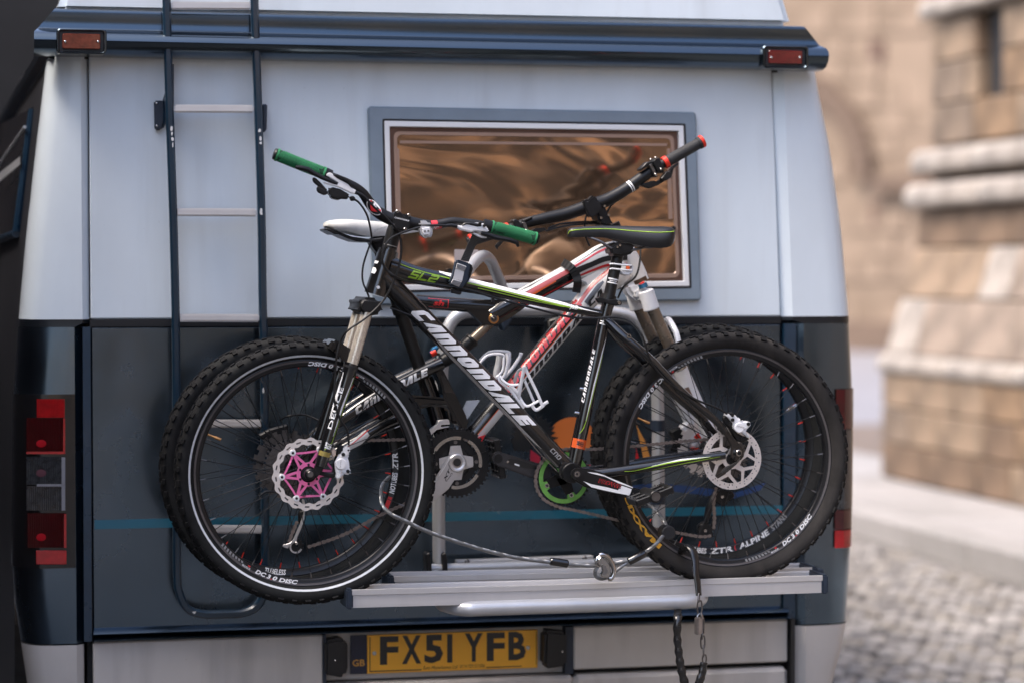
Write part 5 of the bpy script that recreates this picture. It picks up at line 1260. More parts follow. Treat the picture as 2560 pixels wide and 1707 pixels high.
MB().slab(rC((105, 445), (165, 435), (160, 450), (112, 458)), YH-.047, .002).build('reflector', mat('grey reflector', (.2, .2, .21), .3, .4), bl)

# ================================================================== the far bike: white and red full suspension, front wheel to the right
c2r, c2f = P(724, 1163, Y2), P(1779, 1120, Y2)
b2 = thing('mountain_bike', V(((c2f.x+c2r.x)/2, Y2, c2f.z-.335)), 'white, red and black full suspension bike standing behind the black one, against the camper', 'bicycle', 'mountain bikes on the carrier')
w2r = wheel(b2, c2r, 2, TYRE, nipple=REDA, turn=.1); w2f = wheel(b2, c2f, 2, TYRE, nipple=REDA, turn=.06)
# big print on the inside face of the rims and on the tyre wall
def inner_text(wh, c, txt, a0, W, m, y0=.0075, y1=-.0075, bold=.03):
    td = text2d(txt, bold, .12)
    return print_on(td, lambda x, y: pol(c, .2640-.0012, a0+W*x, -.0112)+V((0, -.0006, 0)) if False else pol(c, .2632+.0140*(1-y), a0+W*x, -.0100-.0030*(1-y)-.0006), 'lettering', m, wh, ny=2, nx=8)
for c, wh, items in ((c2f, w2f, ((-92, 'ZTR', .24, PRINT), (-74.5, 'ALPINE', .34, PRINT), (-108, 'NOTUBES', .25, PRINT), (-77.2, '(', .02, RED), (-53, 'STANS', .2, PRINTG))), (c2r, w2r, ((-3, 'ZTR', .16, PRINT), (-16, 'NOTUBES', .20, PRINT), (-104, 'TUBELESS', .2, PRINT)))):
    for a, t, W, m in items: inner_text(wh, c, t, radians(a), W, m)
MB().add([pol(c2r, .2650, radians(-25), -.0114), pol(c2r, .2650, radians(-18), -.0114), pol(c2r, .2760, radians(-18), -.0127), pol(c2r, .2760, radians(-25), -.0127)], [(0, 1, 2, 3)]).build('label', RED, w2r, fix=False)
MB().tube([pol(c2f, .262, .45), pol(c2f, .25, .45), pol(c2f, .248, .45), pol(c2f, .236, .45)], [.003, .003, .0055, .005], 10).build('valve', STEEL, w2f)

fr2 = grp('frame', P(1300, 800, Y2), b2)
rK = rg(1040, 500, 5.107)
UT = Tube([(1040, 752, Y2, 15), (1075, 757, Y2, 17), (1165, 764, Y2, 17), (1240, 768, Y2, 16)])
RT = Tube([(1226, 790, Y2, 22), (1262, 768, Y2, 24), (1300, 748, Y2, 24), (1362, 716, Y2, 24), (1438, 676, Y2, 25)])
RW = Tube([(1438, 676, Y2, 25), (1470, 661, Y2, 29), (1510, 645, Y2, 36), (1560, 642, Y2, 44)], fy=.7)
D2 = Tube([(1132, 1150, Y2, 24), (1285, 966, Y2, 24.5), (1428, 793, Y2, 25.5), (1452, 766, Y2, 26)])
DW = Tube([(1448, 770, Y2, 26), (1490, 726, Y2, 30), (1560, 670, Y2, 34)])
H2 = Tube([(1598, 706, Y2, 27), (1583, 672, Y2, 27), (1562, 628, Y2, 26), (1553, 610, Y2, 24)])
mb = MB()
for t in (UT, RT, D2): t.solid(mb, 22)
ST2 = Tube([(1128, 1150, Y2, 23), (1104, 1075, Y2, 22), (1078, 990, Y2, 21), (1062, 945, Y2, 20)]); ST2.solid(mb, 20)
mb.slab(rg(940, 760, 5.8725)((1180, 20), (1300, 60), (1420, 160), (1560, 290), (1700, 320), (1830, 290), (2000, 190), (2180, 60), (2100, -60), (1600, -60)), Y2-.016, .032)
mb.cyl(P(1129, 1152, Y2-.036), P(1129, 1152, Y2-.036)+V((0, .072, 0)), .024, n=28)
mb.build('tubing', GBLK, fr2)
mb = MB()
for t in (RW, DW, H2): t.solid(mb, 22)
mb.slab([(1450, 700), (1530, 660), (1560, 690), (1520, 730), (1470, 760), (1452, 745), (1472, 722), (1466, 706)], Y2-.016, .032)
mb.build('head_section', FWHITE, fr2)
S2 = lambda tb, rows, m, off=.0007, nt=26: stripe(tb, rows, m, parent=fr2, off=off, nt=nt)
S2(RT, [(.18, .45, .98), (.45, .50, .98), (1.0, .60, .98)], FWHITE)
REDF = mat('faded red print', (.55, .10, .09), .4, 0, .5, noise=.08)
S2(RT, [(.28, .02, .30), (.5, .05, .48), (1., .16, .58)], REDF, off=.0009); S2(RT, [(.30, -.25, .0), (.5, -.15, .08), (.75, .0, .10)], ORANGE, off=.0008)
S2(RT, [(.25, -.88, -.80), (.6, -.80, -.66), (1., -.74, -.58)], RED); S2(RT, [(.35, .80, .82), (.5, .72, .86), (.68, .84, .86)], BPRINT, off=.0011)
S2(RW, [(.0, .30, .52), (.3, .44, .58), (.65, .52, .68), (1., .48, .62)], RED); S2(RW, [(.0, .66, .68), (.35, .72, .78), (.7, .76, .90), (1., .72, .82)], BPRINT)
S2(RW, [(.0, -.35, .25), (.3, -.30, .14), (.6, -.24, .12), (1., -.20, .14)], BPRINT); S2(RW, [(.0, -.72, -.52), (.4, -.66, -.46), (1., -.52, -.36)], RED)
S2(DW, [(.0, .30, .62), (.4, .52, .80), (1., .62, .84)], REDF); S2(DW, [(.1, -.30, .22), (.45, .1, .45), (.55, .25, .40)], mat('slate print', (.09, .10, .12), .4, 0, .4))
S2(D2, [(.0, -.80, -.1), (1., -.86, -.08)], FWHITE); S2(D2, [(.0, -.09, -.03), (1., -.07, .0)], ORANGE, off=.0009)
wide(D2, 'CAnnonDALE', .36, 1.02, .18, .88, RED, parent=fr2, s=.28, w=.66, shear=.25, off=.0012)
wide(D2, 'CAnnonDALE', .38, 1.10, -.66, -.20, BPRINT, parent=fr2, s=.28, w=.66, shear=.25, off=.0012)
wide(DW, 'CA', .10, .45, -.55, .0, BPRINT, parent=fr2, s=.28, shear=.25, off=.0012)
S2(H2, [(.0, -.9, .95), (.10, -.9, .95)], mat('brown headset cup', (.12, .075, .05), .3, .6), nt=3)
print_on(text2d('sh', .04, .2), on_tube(UT, .20, .335, -.35, .42, .0009), 'lettering', RED, fr2, ny=3)
for rows in ([(.13, .55, .62), (.40, .55, .62)], [(.15, -.62, -.55), (.38, -.62, -.55)]): S2(UT, rows, RED, nt=5)
S2(UT, [(.38, -.55, .6), (.39, -.55, .6)], RED, nt=2)
for r, y, m in ((13, -.022, GOLD), (9, -.0235, DSTEEL), (6.5, -.0245, BPRINT), (3, -.025, DSTEEL)): disc(fr2, 'pivot_bolt', (1235, 797), Y2+y, r, .01, m, .001)
# rear shock
sk = grp('rear_shock', P(1180, 850, Y2), b2)
MB().tube([P(1228, 805, Y2), P(1180, 850, Y2)], .0125, 20).build('shaft', FORK2, sk)
MB().tube(px3([(1182, 847, Y2), (1178, 851, Y2), (1176, 853, Y2), (1166, 862, Y2), (1160, 868, Y2)]), [.019, .020, .018, .018, .0165], 22).build('ring', MBLK, sk)
MB().tube([P(1164, 864, Y2), P(1148, 880, Y2)], .0165, 20).build('body', FORK2, sk); MB().tube([P(1156, 872, Y2), P(1104, 905, Y2)], [.0215, .017], 20).build('air_can', MBLK, sk)
MB().tube([P(1078, 886, Y2-.012), P(1090, 879, Y2-.012)], .008, 16).build('damping_knob', REDA, sk); MB().tube([P(1076, 884, Y2-.008), P(1084, 874, Y2-.008), P(1096, 866, Y2-.006)], [.005, .008, .005], 14).build('damping_dial', BLUEA, sk)
disc(sk, 'bolt', (1097, 886), Y2-.022, 4, .01, STEEL)
# seatpost and saddle
sp2 = grp('seatpost', P(1000, 780, Y2), b2)
MB().tube([P(946, 612, Y2), P(1000, 775, Y2), P(1072, 985, Y2)], .0172, 24).build('post', MBLK, sp2)
MB().slab([(922, 600), (950, 588), (975, 592), (970, 632), (948, 640), (934, 622)], Y2-.028, .056).build('saddle_clamp', MBLK, sp2, bevel=.006)
MB().tube([P(995, 760, Y2), P(1003, 784, Y2)], .0205, 24).build('seat_collar', MBLK, sp2)
sd2, rows2 = saddle(b2, 1086, 815, [(0, .012, 562, 572), (.05, .019, 557, 575), (.25, .024, 556, 584), (.45, .034, 556, 590), (.65, .056, 552, 592), (.82, .072, 549, 582), (.95, .066, 551, 576), (1, .05, 556, 568)], Y2, SADW)
MB().prism([P(*q, Y2-.06) for q in ((816, 570), (838, 576), (880, 592), (925, 598), (960, 594), (950, 606), (920, 606), (890, 604), (862, 594), (846, 586), (836, 586), (815, 575))], (0, .12, 0)).build('saddle_base', MBLK, sd2, bevel=.004)
print_on(text2d('ZERO FLEX', .0, .1), on_px((936, 580), (968, 568), (934, 576), Y2-.062), 'lettering', PRINTG, sd2, ny=1)
# swingarm and yoke
sg_ = grp('swingarm', P(930, 1020, Y2), b2); YS = Y2-.052
U1 = Tube([(742, 1150, YS, 8), (800, 1092, YS, 12), (880, 1030, YS, 15), (960, 980, YS+.006, 16.5), (1040, 938, YS+.014, 16.5), (1104, 908, YS+.02, 16)])
L2_ = Tube([(748, 1166, YS, 8), (800, 1148, YS, 11), (880, 1108, YS, 15), (960, 1060, YS+.006, 15), (1030, 1030, YS+.012, 20)])
for t, nm in ((U1, 'upper_stay'), (L2_, 'lower_stay')):
    for fl in (None, Y2):
        mb = MB(); t.solid(mb, 18, flip=fl); mb.build(nm, GBLK, sg_)
wide(U1, 'CAnnonDALE', .42, .905, -.62, .42, PRINT, parent=sg_, s=.27, w=.64, shear=.25)
stripe(L2_, [(.20, -.1, .0), (.34, -.65, .1), (.52, -.72, .72), (.60, -.2, .9)], FWHITE, parent=sg_); stripe(L2_, [(.34, -.30, -.2), (.62, .55, .75)], RED, parent=sg_, off=.001)
stripe(L2_, [(.12, -.9, -.8), (.22, -.9, -.35), (.40, -.97, -.74)], mat('cream print', (.66, .58, .5), .4), parent=sg_)
rL = rg(940, 760, 5.8725)
MB().slab(rL((850, 870), (920, 845), (970, 880), (985, 950), (1110, 1200), (1200, 1380), (1290, 1570), (1360, 1720), (1330, 1850), (1250, 1850), (1120, 1600), (1000, 1400), (975, 1200), (890, 1010)), Y2-.036, .072).build('yoke', GBLK, sg_, bevel=.006, seg=2)
MB().slab(rL((960, 1050), (1000, 1040), (1150, 1310), (1010, 1290)), Y2-.0368, .002).build('yoke_reflection', mat('brown black reflection', (.022, .017, .014), .35, 0, .4), sg_)  # thin brown patch painted as the yoke's brownish reflection
MB().slab(rL((440, 1330), (700, 1345), (1010, 1370), (1180, 1365), (1260, 1500), (1340, 1760), (1090, 1760), (1050, 1520), (820, 1500), (560, 1560), (400, 1500)), Y2-.03, .06).build('box_section', GBLK, sg_, bevel=.008, seg=3)
MB().slab(rL((1120, 1420), (1230, 1440), (1330, 1650), (1210, 1650)), Y2-.0305, .002).build('yoke_reflection', mat('brown black reflection', (.022, .017, .014), .35, 0, .4), sg_)  # second brown patch, again a reflection put into colour
for q in ((905, 885), (818, 968)): disc(sg_, 'pivot_bolt', rL(q)[0], Y2-.040, 5, .006, DSTEEL, .001)
# fork
fk2 = grp('fork', P(1680, 880, Y2), b2); Yn = Y2-.064
for sgn, (a, b, c, d, e) in ((-1, ((1618, 742), (1667, 850), (1692, 905), (1742, 1013), (1795, 1128))), ):
    S_ = Tube([(a[0], a[1], Yn, 15.5), (b[0], b[1], Yn, 15.5), (c[0], c[1], Yn, 15.5)])
    LL = Tube([(b[0]+12, b[1]+28, Yn, 21), (c[0]+10, c[1]+22, Yn, 20), (d[0], d[1], Yn, 19), (e[0]-10, e[1]-22, Yn, 17), (e[0], e[1], Yn, 12)])
    for fl in (None, Y2):
        mb = MB(); S_.solid(mb, 22, flip=fl); mb.build('stanchion', FORK2, fk2); mb = MB(); LL.solid(mb, 20, flip=fl); mb.build('lower_leg', WHT, fk2)
stripe(LL, [(.02, -.95, .95), (.18, -.95, .95)], mat('silver foil print', (.5, .46, .42), .25, .8), parent=fk2, nt=4); stripe(LL, [(.34, -.9, -.2), (.46, -.9, -.2)], mat('bronze foil print', (.3, .2, .15), .3, .7), parent=fk2, nt=4)
stripe(LL, [(.55, -.2, .5), (.62, -.8, .6), (.85, -.5, -.2)], mat('dark graphic print', (.05, .045, .05), .35, 0, .4), parent=fk2, nt=6)
MB().slab([(1562, 712), (1600, 702), (1628, 730), (1634, 752), (1618, 762), (1590, 750), (1572, 735)], Y2-.03, .06).build('crown', WHT, fk2, bevel=.01, seg=3)
for y in (Yn, 2*Y2-Yn):
    p = P(1618, 742, Yn); p2 = P(1626, 758, Yn); MB().tube([V((p.x-.004, y, p.z+.016)), V((p2.x+.004, y, p2.z-.018))], [.0205, .0215], 22).build('crown_leg', WHT, fk2, bevel=.003)
MB().box(P(1600, 735, Y2), (.05, .12, .03)).build('crown', WHT, fk2, bevel=.008, seg=2)
p = P(1611, 722, Yn); MB().tube([p+V((-.002, 0, .003)), p+V((-.006, 0, .013))], [.0125, .0115], 20).build('air_cap', BLUEA, fk2); MB().tube([p+V((-.006, 0, .013)), p+V((-.008, 0, .016))], [.008, .007], 16).build('air_cap', REDA, fk2)
ar = [(1672, 905, Yn), (1668, 860, Y2-.05), (1672, 806, Y2-.03), (1684, 812, Y2+.0), (1690, 830, Y2+.03), (1676, 880, 2*Y2-Yn)]
wire('arch', [(1698, 868, Yn), (1690, 832, Y2-.05), (1676, 806, Y2-.02), (1668, 800, Y2+.02), (1662, 820, Y2+.05), (1660, 860, 2*Y2-Yn)], 8, WHT, fk2)
MB().tube([P(1790, 1120, Yn-.01), P(1785, 1117, 2*Y2-Yn+.01)], .011, 16).build('axle', MBLK, fk2)
toothed(MB(), c2f+V((0, .045, 0)), 20, .052, .072, .080, -.001, .001).build('rotor', ROTOR, w2f, ang=20)
ring_grid(MB(), c2f+V((0, .0465, 0)), 48, [.02, .045], -.002, .002, lambda i, j: i % 8 < 3).build('rotor_spider', REDA, w2f)
rM = rg(1560, 800, 3.92)
MB().slab(rM((440, 1090), (545, 1040), (600, 1060), (620, 1200), (560, 1280), (470, 1330), (455, 1280), (500, 1180)), Y2+.05, .03).build('brake_caliper', MBLK, fk2, bevel=.006)
MB().slab(rM((545, 1050), (640, 980), (720, 1060), (740, 1180), (700, 1270), (650, 1240), (620, 1150)), Y2+.046, .03).build('brake_caliper', WHT, fk2, bevel=.006)
# cockpit
hb2 = grp('handlebar', P(1476, 520, Y2-.05), b2); YQ = Y2-.05
HB2 = Tube([(1168, 604, YQ, 10), (1270, 572, YQ, 11), (1322, 556, YQ, 13), (1362, 547, YQ, 14.5), (1420, 534, YQ, 16), (1476, 514, YQ, 17), (1514, 502, YQ, 16.5), (1561, 476, YQ, 15.5), (1600, 448, YQ, 14.5), (1633, 426, YQ, 13), (1660, 408, YQ, 11), (1760, 352, YQ, 10)], 6)
mb = MB(); HB2.solid(mb, 18); mb.build('bar', MBLK, hb2)
t0 = .655; stripe(HB2, [(t0, -.95, .95), (t0+.004, -.95, .95)], PRINT, nt=2, parent=hb2); stripe(HB2, [(t0+.008, -.95, .95), (t0+.013, -.95, .95)], PRINT, nt=2, parent=hb2)
RG = mat('black rubber grip', (.013, .013, .014), .68, noise=.2, ns=80, bump=.35, bs=420)
for a, b, lock in (((1668, 404), (1752, 356), 1), ((1262, 575), (1180, 601), 1)):
    g = grp('grip', P(*a, YQ), b2); A_, B_ = P(*a, YQ), P(*b, YQ); d = (B_-A_).normalized()
    MB().tube([A_, A_+(B_-A_)*.92, A_+(B_-A_)*.93, B_], [.0150, .0146, .0165, .0165], 22).build('sleeve', RG, g)
    MB().tube([B_-d*.001, B_+d*.0075], .0172, 22).build('lock_ring', REDA, g, bevel=.001); MB().tube([B_+d*.0072, B_+d*.009], .012, 18).build('end_plug', MBLK, g)
    MB().tube([A_-d*.011, A_+d*.001], .0166, 22).build('lock_ring', REDA, g, bevel=.001)
rN = rg(1240, 300, 4.2)
def control(parts, nm='brake_lever'):
    l = grp(nm, P(*parts[0][1][0], YQ-.02), hb2)
    for n_, px, y, th, m in parts: MB().slab(px, YQ+y, th).build(n_, m, l, bevel=.002)
    return l
control([('clamp', rN((1640, 450), (1680, 400), (1720, 400), (1760, 500), (1765, 555), (1740, 560), (1690, 520)), -.024, .04, MBLK), ('shifter_clamp', rN((1605, 470), (1640, 455), (1690, 560), (1700, 600), (1665, 600)), -.021, .04, DSTEEL),
         ('cover', rN((1505, 520), (1590, 440), (1640, 440), (1620, 470), (1515, 540)), -.02, .03, MBLK), ('lever_blade', rN((1660, 640), (1700, 650), (1800, 560), (1860, 490), (1920, 450), (1925, 470), (1870, 510), (1850, 590), (1780, 640), (1700, 690), (1610, 720), (1520, 690), (1540, 670)), -.01, .02, MBLK),
         ('thumb_lever', rN((1730, 620), (1790, 540), (1845, 550), (1850, 600), (1790, 640)), -.026, .02, MBLK), ('cable_adjuster', rN((1440, 700), (1490, 680), (1510, 720), (1470, 740), (1440, 725)), -.008, .016, MBLK)])
control([('clamp', rN((170, 1060), (200, 1040), (240, 1060), (300, 1150), (280, 1180), (240, 1170), (200, 1120)), -.022, .04, MBLK), ('shifter_clamp', rN((275, 1075), (310, 1070), (340, 1150), (330, 1180), (300, 1170)), -.022, .04, DSTEEL),
         ('cover', rN((270, 1055), (380, 1010), (388, 1030), (300, 1080)), -.02, .03, MBLK), ('shifter_body', rN((330, 1180), (420, 1140), (520, 1130), (530, 1160), (450, 1190), (380, 1230), (340, 1220)), -.01, .03, MBLK)])
MB().slab(rK((1010, 590), (1060, 530), (1120, 530), (1100, 560), (1050, 610), (1045, 640)), YQ-.01, .012).build('lever_blade', MBLK, hb2, bevel=.002)
for q in ((1735, 520), (1680, 575), (265, 1155), (323, 1162), (1630, 420), (1680, 402)): disc(hb2, 'bolt', rN(q)[0], YQ-.027, 3.4, .006, STEEL, .0006)
st2 = grp('stem', P(1490, 530, YQ), b2)
MB().slab(rN((910, 850), (930, 830), (960, 850), (1010, 800), (1030, 795), (1060, 820), (1075, 860), (1110, 880), (1110, 950), (1060, 1000), (1010, 1030), (975, 1010), (930, 920)), YQ-.024, .03).build('faceplate', MBLK, st2, bevel=.006, seg=2)
MB().slab(rN((1040, 905), (1080, 875), (1130, 890), (1155, 930), (1215, 1060), (1245, 1110), (1170, 1120), (1090, 1095), (1060, 1000)), YQ-.01, .07).build('stem_body', MBLK, st2, bevel=.006, seg=2)
for q in ((1140, 905), (1060, 935), (1105, 1030), (1185, 1000)): p = P(*rN(q)[0], YQ-.015); MB().cyl(p, p+V((0, .008, 0)), .0034, n=12).build('bolt', STEEL, st2)
MB().tube([P(1532, 560, Y2), P(1554, 612, Y2)], .018, 20).build('steerer', MBLK, st2)
wire('brake_hose', [(1364, 578, YQ), (1400, 568, YQ), (1440, 562, YQ+.0), (1500, 560, Y2-.02)], 2.6, MBLK, b2)
wire('brake_hose', [(1370, 572, YQ), (1400, 561, YQ), (1450, 556, YQ), (1500, 556, Y2-.01)], 2.6, MBLK, b2)
wire('shift_cable', [(1466, 540, YQ), (1462, 560, YQ), (1464, 590, Y2-.03), (1474, 616, Y2-.03)], 2.4, MBLK, b2)
wire('brake_hose', [(1590, 474, YQ), (1560, 490, YQ), (1530, 512, YQ+.02), (1518, 530, YQ+.03)], 2.6, MBLK, b2)
wire('brake_hose', [(1598, 590, Y2-.03), (1601, 640, Y2-.05), (1590, 690, Y2-.06), (1560, 716, Y2-.05), (1545, 745, Y2-.03)], 2.6, MBLK, b2)
# bottle cage
bc2 = grp('bottle_cage', P(1250, 930, Y2), b2)
CG = lambda pts, w_, y0, y1=None: cagebar(pts, w_, y0, y1, SADW if w_ > 10 else WHT, bc2, rE, 'cage_bar', Y2)
CG([(-10, 760), (40, 700), (110, 640), (220, 615), (340, 630), (350, 700), (330, 860), (240, 960)], 7, -.03); CG([(0, 710), (90, 620), (180, 580), (300, 575), (420, 590), (435, 640), (425, 760), (390, 890)], 8, .03, .02)
CG([(285, 640), (270, 750), (240, 880), (240, 980)], 16, .0); CG([(395, 600), (410, 720), (380, 880), (340, 960)], 9, -.02)
CG([(600, 605), (590, 640), (560, 700), (470, 830), (350, 970)], 9, -.0); CG([(575, 605), (625, 615)], 6, -.002)
# cranks and drivetrain facing the camera
cr2 = grp('crankset', P(1132, 1154, Y2-.05), b2); bb2 = P(1141, 1156, Y2-.062); y = 0
toothed(MB(), bb2+V((0, .006, 0)), 44, .0655, .0855, .0905, -.0018, .0018).build('chainring', MBLK, cr2, ang=20)
ring_grid(MB(), bb2+V((0, .0025, 0)), 96, [.0590, .0675], -.0012, .0030, lambda i, j: (i+8) % 24 > 4).build('chainring_edge', STEEL, cr2, ang=20)
toothed(MB(), bb2+V((0, .014, 0)), 32, .040, .056, .0605, -.0018, .0018).build('chainring', MBLK, cr2, ang=20)
MB().lathe(bb2+V((0, .02, 0)), [(.018, 0), (.058, 0), (.058, .002), (.018, .002)], 40, closed=True).build('inner_ring', BPRINT, cr2)
SAT = mat('satin silver crank', (.56, .55, .55), .36, .75, noise=.06, ns=40)
mb = MB(); m2 = MB()
for k in range(4):
    a = radians(92+90*k); bar(mb, bb2, (.012, a), (.047, a), .040, .024, .0005, .012)
    bar(m2, bb2, (.044, a), (.080, a), .030, .052, .0022, .0045)
    q = pol(bb2, .0525, a, .0005); MB().cyl(q, q+V((0, .003, 0)), .0048, n=14).build('chainring_bolt', DSTEEL, cr2)
mb.build('spider', SAT, cr2, bevel=.003, seg=2); m2.build('chainring_tab', MBLK, cr2)
MB().lathe(bb2, [(.0135, -.013), (.016, -.0145), (.021, -.0145), (.0235, -.012), (.0235, .006), (.0135, .006)], 32, closed=True).build('axle_collar', SAT, cr2)
disc(cr2, 'axle_hole', (1141+.5, 1156), Y2-.070, 12.5, .004, BPRINT)
arm = [(1117, 1150), (1124, 1136), (1138, 1130), (1152, 1134), (1161, 1146), (1162, 1162), (1154, 1174), (1122, 1222), (1088, 1250), (1072, 1262), (1062, 1250), (1072, 1222), (1092, 1190)]
MB().slab(arm, Y2-.0725, .013).build('crank_arm', SAT, cr2, bevel=.005, seg=2)
disc(cr2, 'axle_hole', (1143, 1155), Y2-.0735, 12, .004, mat('brushed bolt ring', (.42, .38, .36), .3, .9)); disc(cr2, 'axle_hole', (1143, 1155), Y2-.0745, 10, .004, BPRINT)
ra = rg(1000, 1000, 5.2275)
a, b, c = ra((640, 890), (565, 1060), (690, 905)); print_on(text2d('XT', .04, .2), on_px(a, b, (a[0]-8, a[1]+1) if False else ra((672, 925))[0], Y2-.0733) if False else on_quad(P(*ra((590, 1062))[0], Y2-.0733), P(*ra((668, 905))[0], Y2-.0733), P(*ra((562, 1040))[0], Y2-.0733)), 'lettering', BPRINT, cr2, ny=1)
print_on(text2d('Deore', .01, 0), on_quad(P(*ra((690, 955))[0], Y2-.0733), P(*ra((612, 1062))[0], Y2-.0733), P(*ra((670, 945))[0], Y2-.0733)), 'lettering', BPRINT, cr2, ny=1)
YC2 = Y2-.048
chain('chain', [(760, 1102, YC2), (860, 1101, YC2), (960, 1099, YC2), (1020, 1098, YC2), (1092, 1100, YC2), (1130, 1092, YC2), (1170, 1100, YC2), (1196, 1128, YC2), (1202, 1160, YC2), (1192, 1194, YC2), (1160, 1216, YC2), (1120, 1220, YC2), (1060, 1240, YC2), (960, 1282, YC2), (860, 1335, YC2), (762, 1369, YC2)], b2)
chain('chain', [(742, 1305, YC2), (733, 1325, YC2), (726, 1345, YC2), (722, 1356, YC2)], b2)
cassette(w2r, c2r, -1, .066)
rP = rg(640, 1040, 4.127)
dm2 = grp('rear_derailleur', P(748, 1320, YC2), b2)
MB().slab(rP((470, 850), (500, 860), (508, 920), (500, 1060), (470, 1150), (430, 1240), (420, 1290), (345, 1335), (330, 1365), (275, 1345), (275, 1325), (350, 1305), (385, 1270), (445, 1130), (490, 1010), (490, 930)), YC2-.012, .006).build('cage', SAT, dm2, bevel=.001)
ring_grid(MB(), P(*rP((412, 1345))[0], YC2-.009), 32, [.0125, .0165], -.003, .003, lambda i, j: 10 < i < 30).build('cage_loop', SAT, dm2)
toothed(MB(), P(*rP((420, 1330))[0], YC2), 11, .006, .014, .018, -.002, .002).build('jockey_wheel', MBLK, dm2, ang=20); disc(dm2, 'bolt', rP((420, 1308))[0], YC2-.013, 4, .006, STEEL, .0008)
MB().slab(rP((440, 990), (490, 960), (500, 1000), (470, 1120), (440, 1120)), YC2-.006, .02).build('mech_body', MBLK, dm2, bevel=.003)
fm = grp('front_derailleur', P(1100, 1065, Y2-.05), b2)
MB().slab(rg(1000, 1000, 5.2275)((375, 405), (485, 315), (500, 262), (640, 250), (655, 315), (540, 320), (535, 350), (650, 340), (640, 350), (480, 385), (390, 470)), Y2-.058, .02).build('cage', SAT, fm, bevel=.002)
flatpedal(cr2, P(1226, 1150, Y2+.01), 0, 0, Matrix.Rotation(radians(85), 3, 'Y')) if False else None
toothed(MB(), c2r+V((0, .045, 0)), 20, .060, .080, .088, -.001, .001).build('rotor', DSTEEL, w2r, ang=20)
MB().slab(rg(380, 820, 3.174)((840, 850), (930, 800), (1000, 780), (1080, 760), (1085, 830), (1020, 880), (960, 870), (900, 900)), Y2+.05, .03).build('brake_caliper', MBLK, sg_, bevel=.004)
wire('brake_hose', [(700, 1050, Y2+.03), (720, 1040, Y2), (760, 1036, Y2), (800, 1052, Y2-.02)], 2.5, MBLK, b2)
wire('brake_hose', [(690, 1228, YC2), (665, 1228, YC2), (648, 1240, YC2)], 3, MBLK, b2)
mb = MB().slab([(1170, 1002), (1200, 1000), (1180, 1030), (1140, 1090), (1135, 1078)], Y2-.01, .02); mb.build('shock_link', mat('silver blue label', (.5, .55, .62), .3, .4), fr2)
MB().slab([(1196, 1092), (1214, 1086), (1204, 1104), (1196, 1102)], Y2-.028, .004).build('label', RED, fr2)

# ================================================================== locks
Yk = Y1-.10
ck = thing('cable_lock', P(1240, 1380, Yk), 'clear sheathed steel cable looped through both wheels above the trays', 'cable lock')
CABLE = mat('steel cable in clear sheath', (.36, .38, .40), .22, .5, .7, noise=.3, ns=1, stretch=(1, 1, 1))
def cable(pts, rpx, nm='cable'):
    q = px3(spl(pts, 9)); r = rpx*MPP(*pts[0]); MB().tube(q, r*.82, 12).build(nm, mat('dark sheath gap', (.05, .055, .06), .25, 0, .7), ck)
    L = [0]
    for a, b in zip(q, q[1:]): L.append(L[-1]+(b-a).length)
    mb = MB(); n = int(L[-1]/.004)
    def at(s):
        i = 0
        while i < len(L)-2 and L[i+1] < s: i += 1
        return q[i].lerp(q[i+1], (s-L[i])/max(1e-9, L[i+1]-L[i])), (q[i+1]-q[i]).normalized()
    for s in range(6):                                               # six twisted strands
        ps = []
        for k in range(n*2):
            c, T = at(L[-1]*k/(n*2-1)); nn = (V((0, 1, 0))-T*T.y).normalized(); bb = T.cross(nn); a = s*pi/3+L[-1]*k/(n*2-1)/.0055
            ps.append(c+nn*cos(a)*r*.68+bb*sin(a)*r*.68)
        mb.tube(ps, r*.36, 5)
    return mb.build('strands', mat('twisted steel strand', (.2, .205, .21), .35, .6), ck)
cable([(975, 1190, Y1+.06), (956, 1212, Y1+.02), (953, 1240, Y1-.03), (958, 1264, Y1-.07), (979, 1285, Yk), (1010, 1300, Yk), (1080, 1332, Yk), (1200, 1371, Yk), (1290, 1393, Yk), (1380, 1405, Yk), (1460, 1413, Yk), (1505, 1412, Yk), (1545, 1406, Yk), (1580, 1397, Yk), (1620, 1375, Yk), (1650, 1348, Yk), (1664, 1326, Yk+.02), (1662, 1304, Y1-.06), (1645, 1280, Y1-.0), (1625, 1262, Y1+.04), (1600, 1240, Y1+.10)], 4.9)
cable([(1575, 1400, Yk), (1550, 1418, Yk), (1525, 1438, Yk), (1505, 1446, Yk), (1490, 1440, Yk), (1488, 1426, Yk-.005), (1498, 1412, Yk-.012), (1512, 1406, Yk-.012)], 4.7)
for a, b in (((1375, 1402), (1420, 1409)), ((1570, 1404), (1614, 1381))):
    A_, B_ = P(*a, Yk), P(*b, Yk); MB().tube([A_, A_.lerp(B_, .06), A_.lerp(B_, .94), B_], [.0085, .0105, .0105, .0085], 18).build('ferrule', mat('glossy black ferrule', (.006, .006, .007), .18, 0, .6), ck)
c = P(1669, 1330, Y1-.085)
MB().cyl(c-V((0, .012, 0))+V((-.0, 0, 0)), c+V((0, .03, 0)), .0185, n=24).build('rubber_ring', RUB, ck, bevel=.003)
dk = thing('padlock', P(1512, 1418, Yk-.02), 'shiny round steel padlock joining the steel cable above the trays', 'padlock')
rS = rg(1200, 1360, 5.88)
ed = MB().tube(px3(spl([(u, v, Yk-.02) for u, v in rS((1760, 160), (1800, 150), (1870, 180), (1930, 260), (1965, 350), (1965, 430), (1930, 500), (1890, 505))], 6)), .0062, 12); ed.build('body_rim', STEEL, dk)
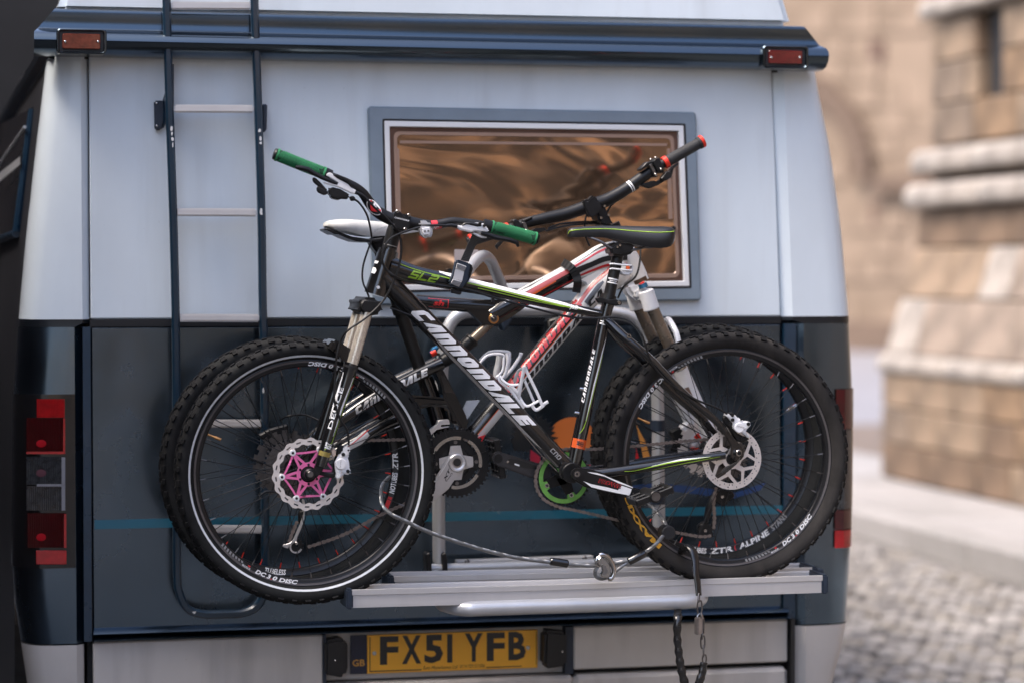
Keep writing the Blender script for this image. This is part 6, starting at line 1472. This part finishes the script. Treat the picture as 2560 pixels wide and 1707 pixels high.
MB().slab(rS((1770, 180), (1860, 220), (1920, 320), (1930, 440), (1880, 505), (1800, 480), (1765, 455), (1800, 400), (1790, 330), (1740, 290), (1720, 240)), Yk-.024, .012).build('face', STEEL, dk, bevel=.002)
MB().slab(rS((1790, 290), (1850, 310), (1880, 400), (1850, 440), (1800, 450), (1815, 380)), Yk-.0255, .002).build('keyway_plate', mat('grey keyway', (.28, .28, .29), .3, .9), dk, bevel=.0005)
MB().tube(px3(spl([(u, v, Yk-.014) for u, v in rS((1800, 160), (1740, 190), (1705, 240), (1720, 300), (1760, 320))], 5)), .004, 10).build('shackle', STEEL, dk)

sc_ = thing('security_chain', P(1750, 1600, Y1-.1), 'dark steel chain in black vinyl sleeves tying the rear wheel to the tray', 'chain')
Yl = Y1-.11
def sleeve(pts, nm='sleeve', wob=0., flat=.6):
    q = spl(pts, 7); rr = random.Random(5); w3 = [P(a[0], a[1], a[2]) for a in q]; rad = []
    for i, a in enumerate(q): rad.append(a[3]*MPP(1740, 1500, Y1)*(1+wob*sin(i*1.3)))
    return MB().tube(w3, rad, 16, flat=flat).build(nm, VINYL, sc_)
sleeve([(1700, 1392, Y1+.03, 9), (1706, 1374, Y1-.03, 11), (1718, 1366, Y1-.055, 13), (1732, 1378, Y1-.075, 14), (1738, 1400, Y1-.085, 12), (1740, 1430, Y1-.095, 11), (1744, 1455, Yl+.01, 10.5), (1747, 1488, Yl+.005, 10)])
sleeve([(1695, 1515, Y1-.03, 10), (1694, 1545, Yl+.02, 10), (1693, 1590, Yl+.02, 9.5), (1697, 1630, Yl+.02, 9.5), (1702, 1665, Yl+.02, 10), (1710, 1700, Yl+.02, 10), (1726, 1740, Yl+.02, 10)], wob=.13)
sleeve([(1760, 1655, Yl, 9.5), (1756, 1680, Yl, 10), (1748, 1705, Yl, 11), (1738, 1740, Yl+.01, 10)], wob=.06)
def linkring(c, a, b, r, yawd, tilt=0.):
    Rz = Matrix.Rotation(radians(yawd), 3, 'Z') @ Matrix.Rotation(radians(tilt), 3, 'Y'); ps = []
    for k in range(21):
        t = 2*pi*k/20; x = a*cos(t); z = b*sin(t); z = max(-b, min(b, z*1.25)); ps.append(V(c)+Rz @ V((x, 0, z)))
    return MB().tube(ps, r, 8, caps=False).build('chain_link', DSTEEL, sc_)
for (u, v), a, b, yw, tl_ in (((1747, 1493), .006, .011, 60, 20), ((1749, 1517), .0065, .0165, 10, 0), ((1752, 1540), .006, .008, 80, 0), ((1755, 1588), .006, .008, 80, 0), ((1757, 1604), .0062, .0155, 15, 0), ((1759, 1627), .0062, .014, 70, 15), ((1761, 1646), .0062, .010, 20, 0)): linkring(P(u, v, Yl), a, b, .0021, yw, tl_)
pk = thing('padlock', P(1749, 1565, Yl), 'small block shaped brushed steel padlock hanging in the dark chain', 'padlock')
R = Matrix.Rotation(radians(28), 3, 'Z'); MB().box(P(1748, 1563, Yl), (.022, .016, .043), R).build('body', mat('scuffed brushed steel', (.34, .31, .30), .33, .85, noise=.15, ns=40), pk, bevel=.002, seg=2)
MB().box(P(1757, 1564, Yl-.002), (.002, .010, .036), R).build('key_plate', DSTEEL, pk)
MB().tube([P(1743, 1541, Yl), P(1746, 1534, Yl), P(1753, 1532, Yl), P(1756, 1541, Yl)], .0028, 10).build('shackle', STEEL, pk)
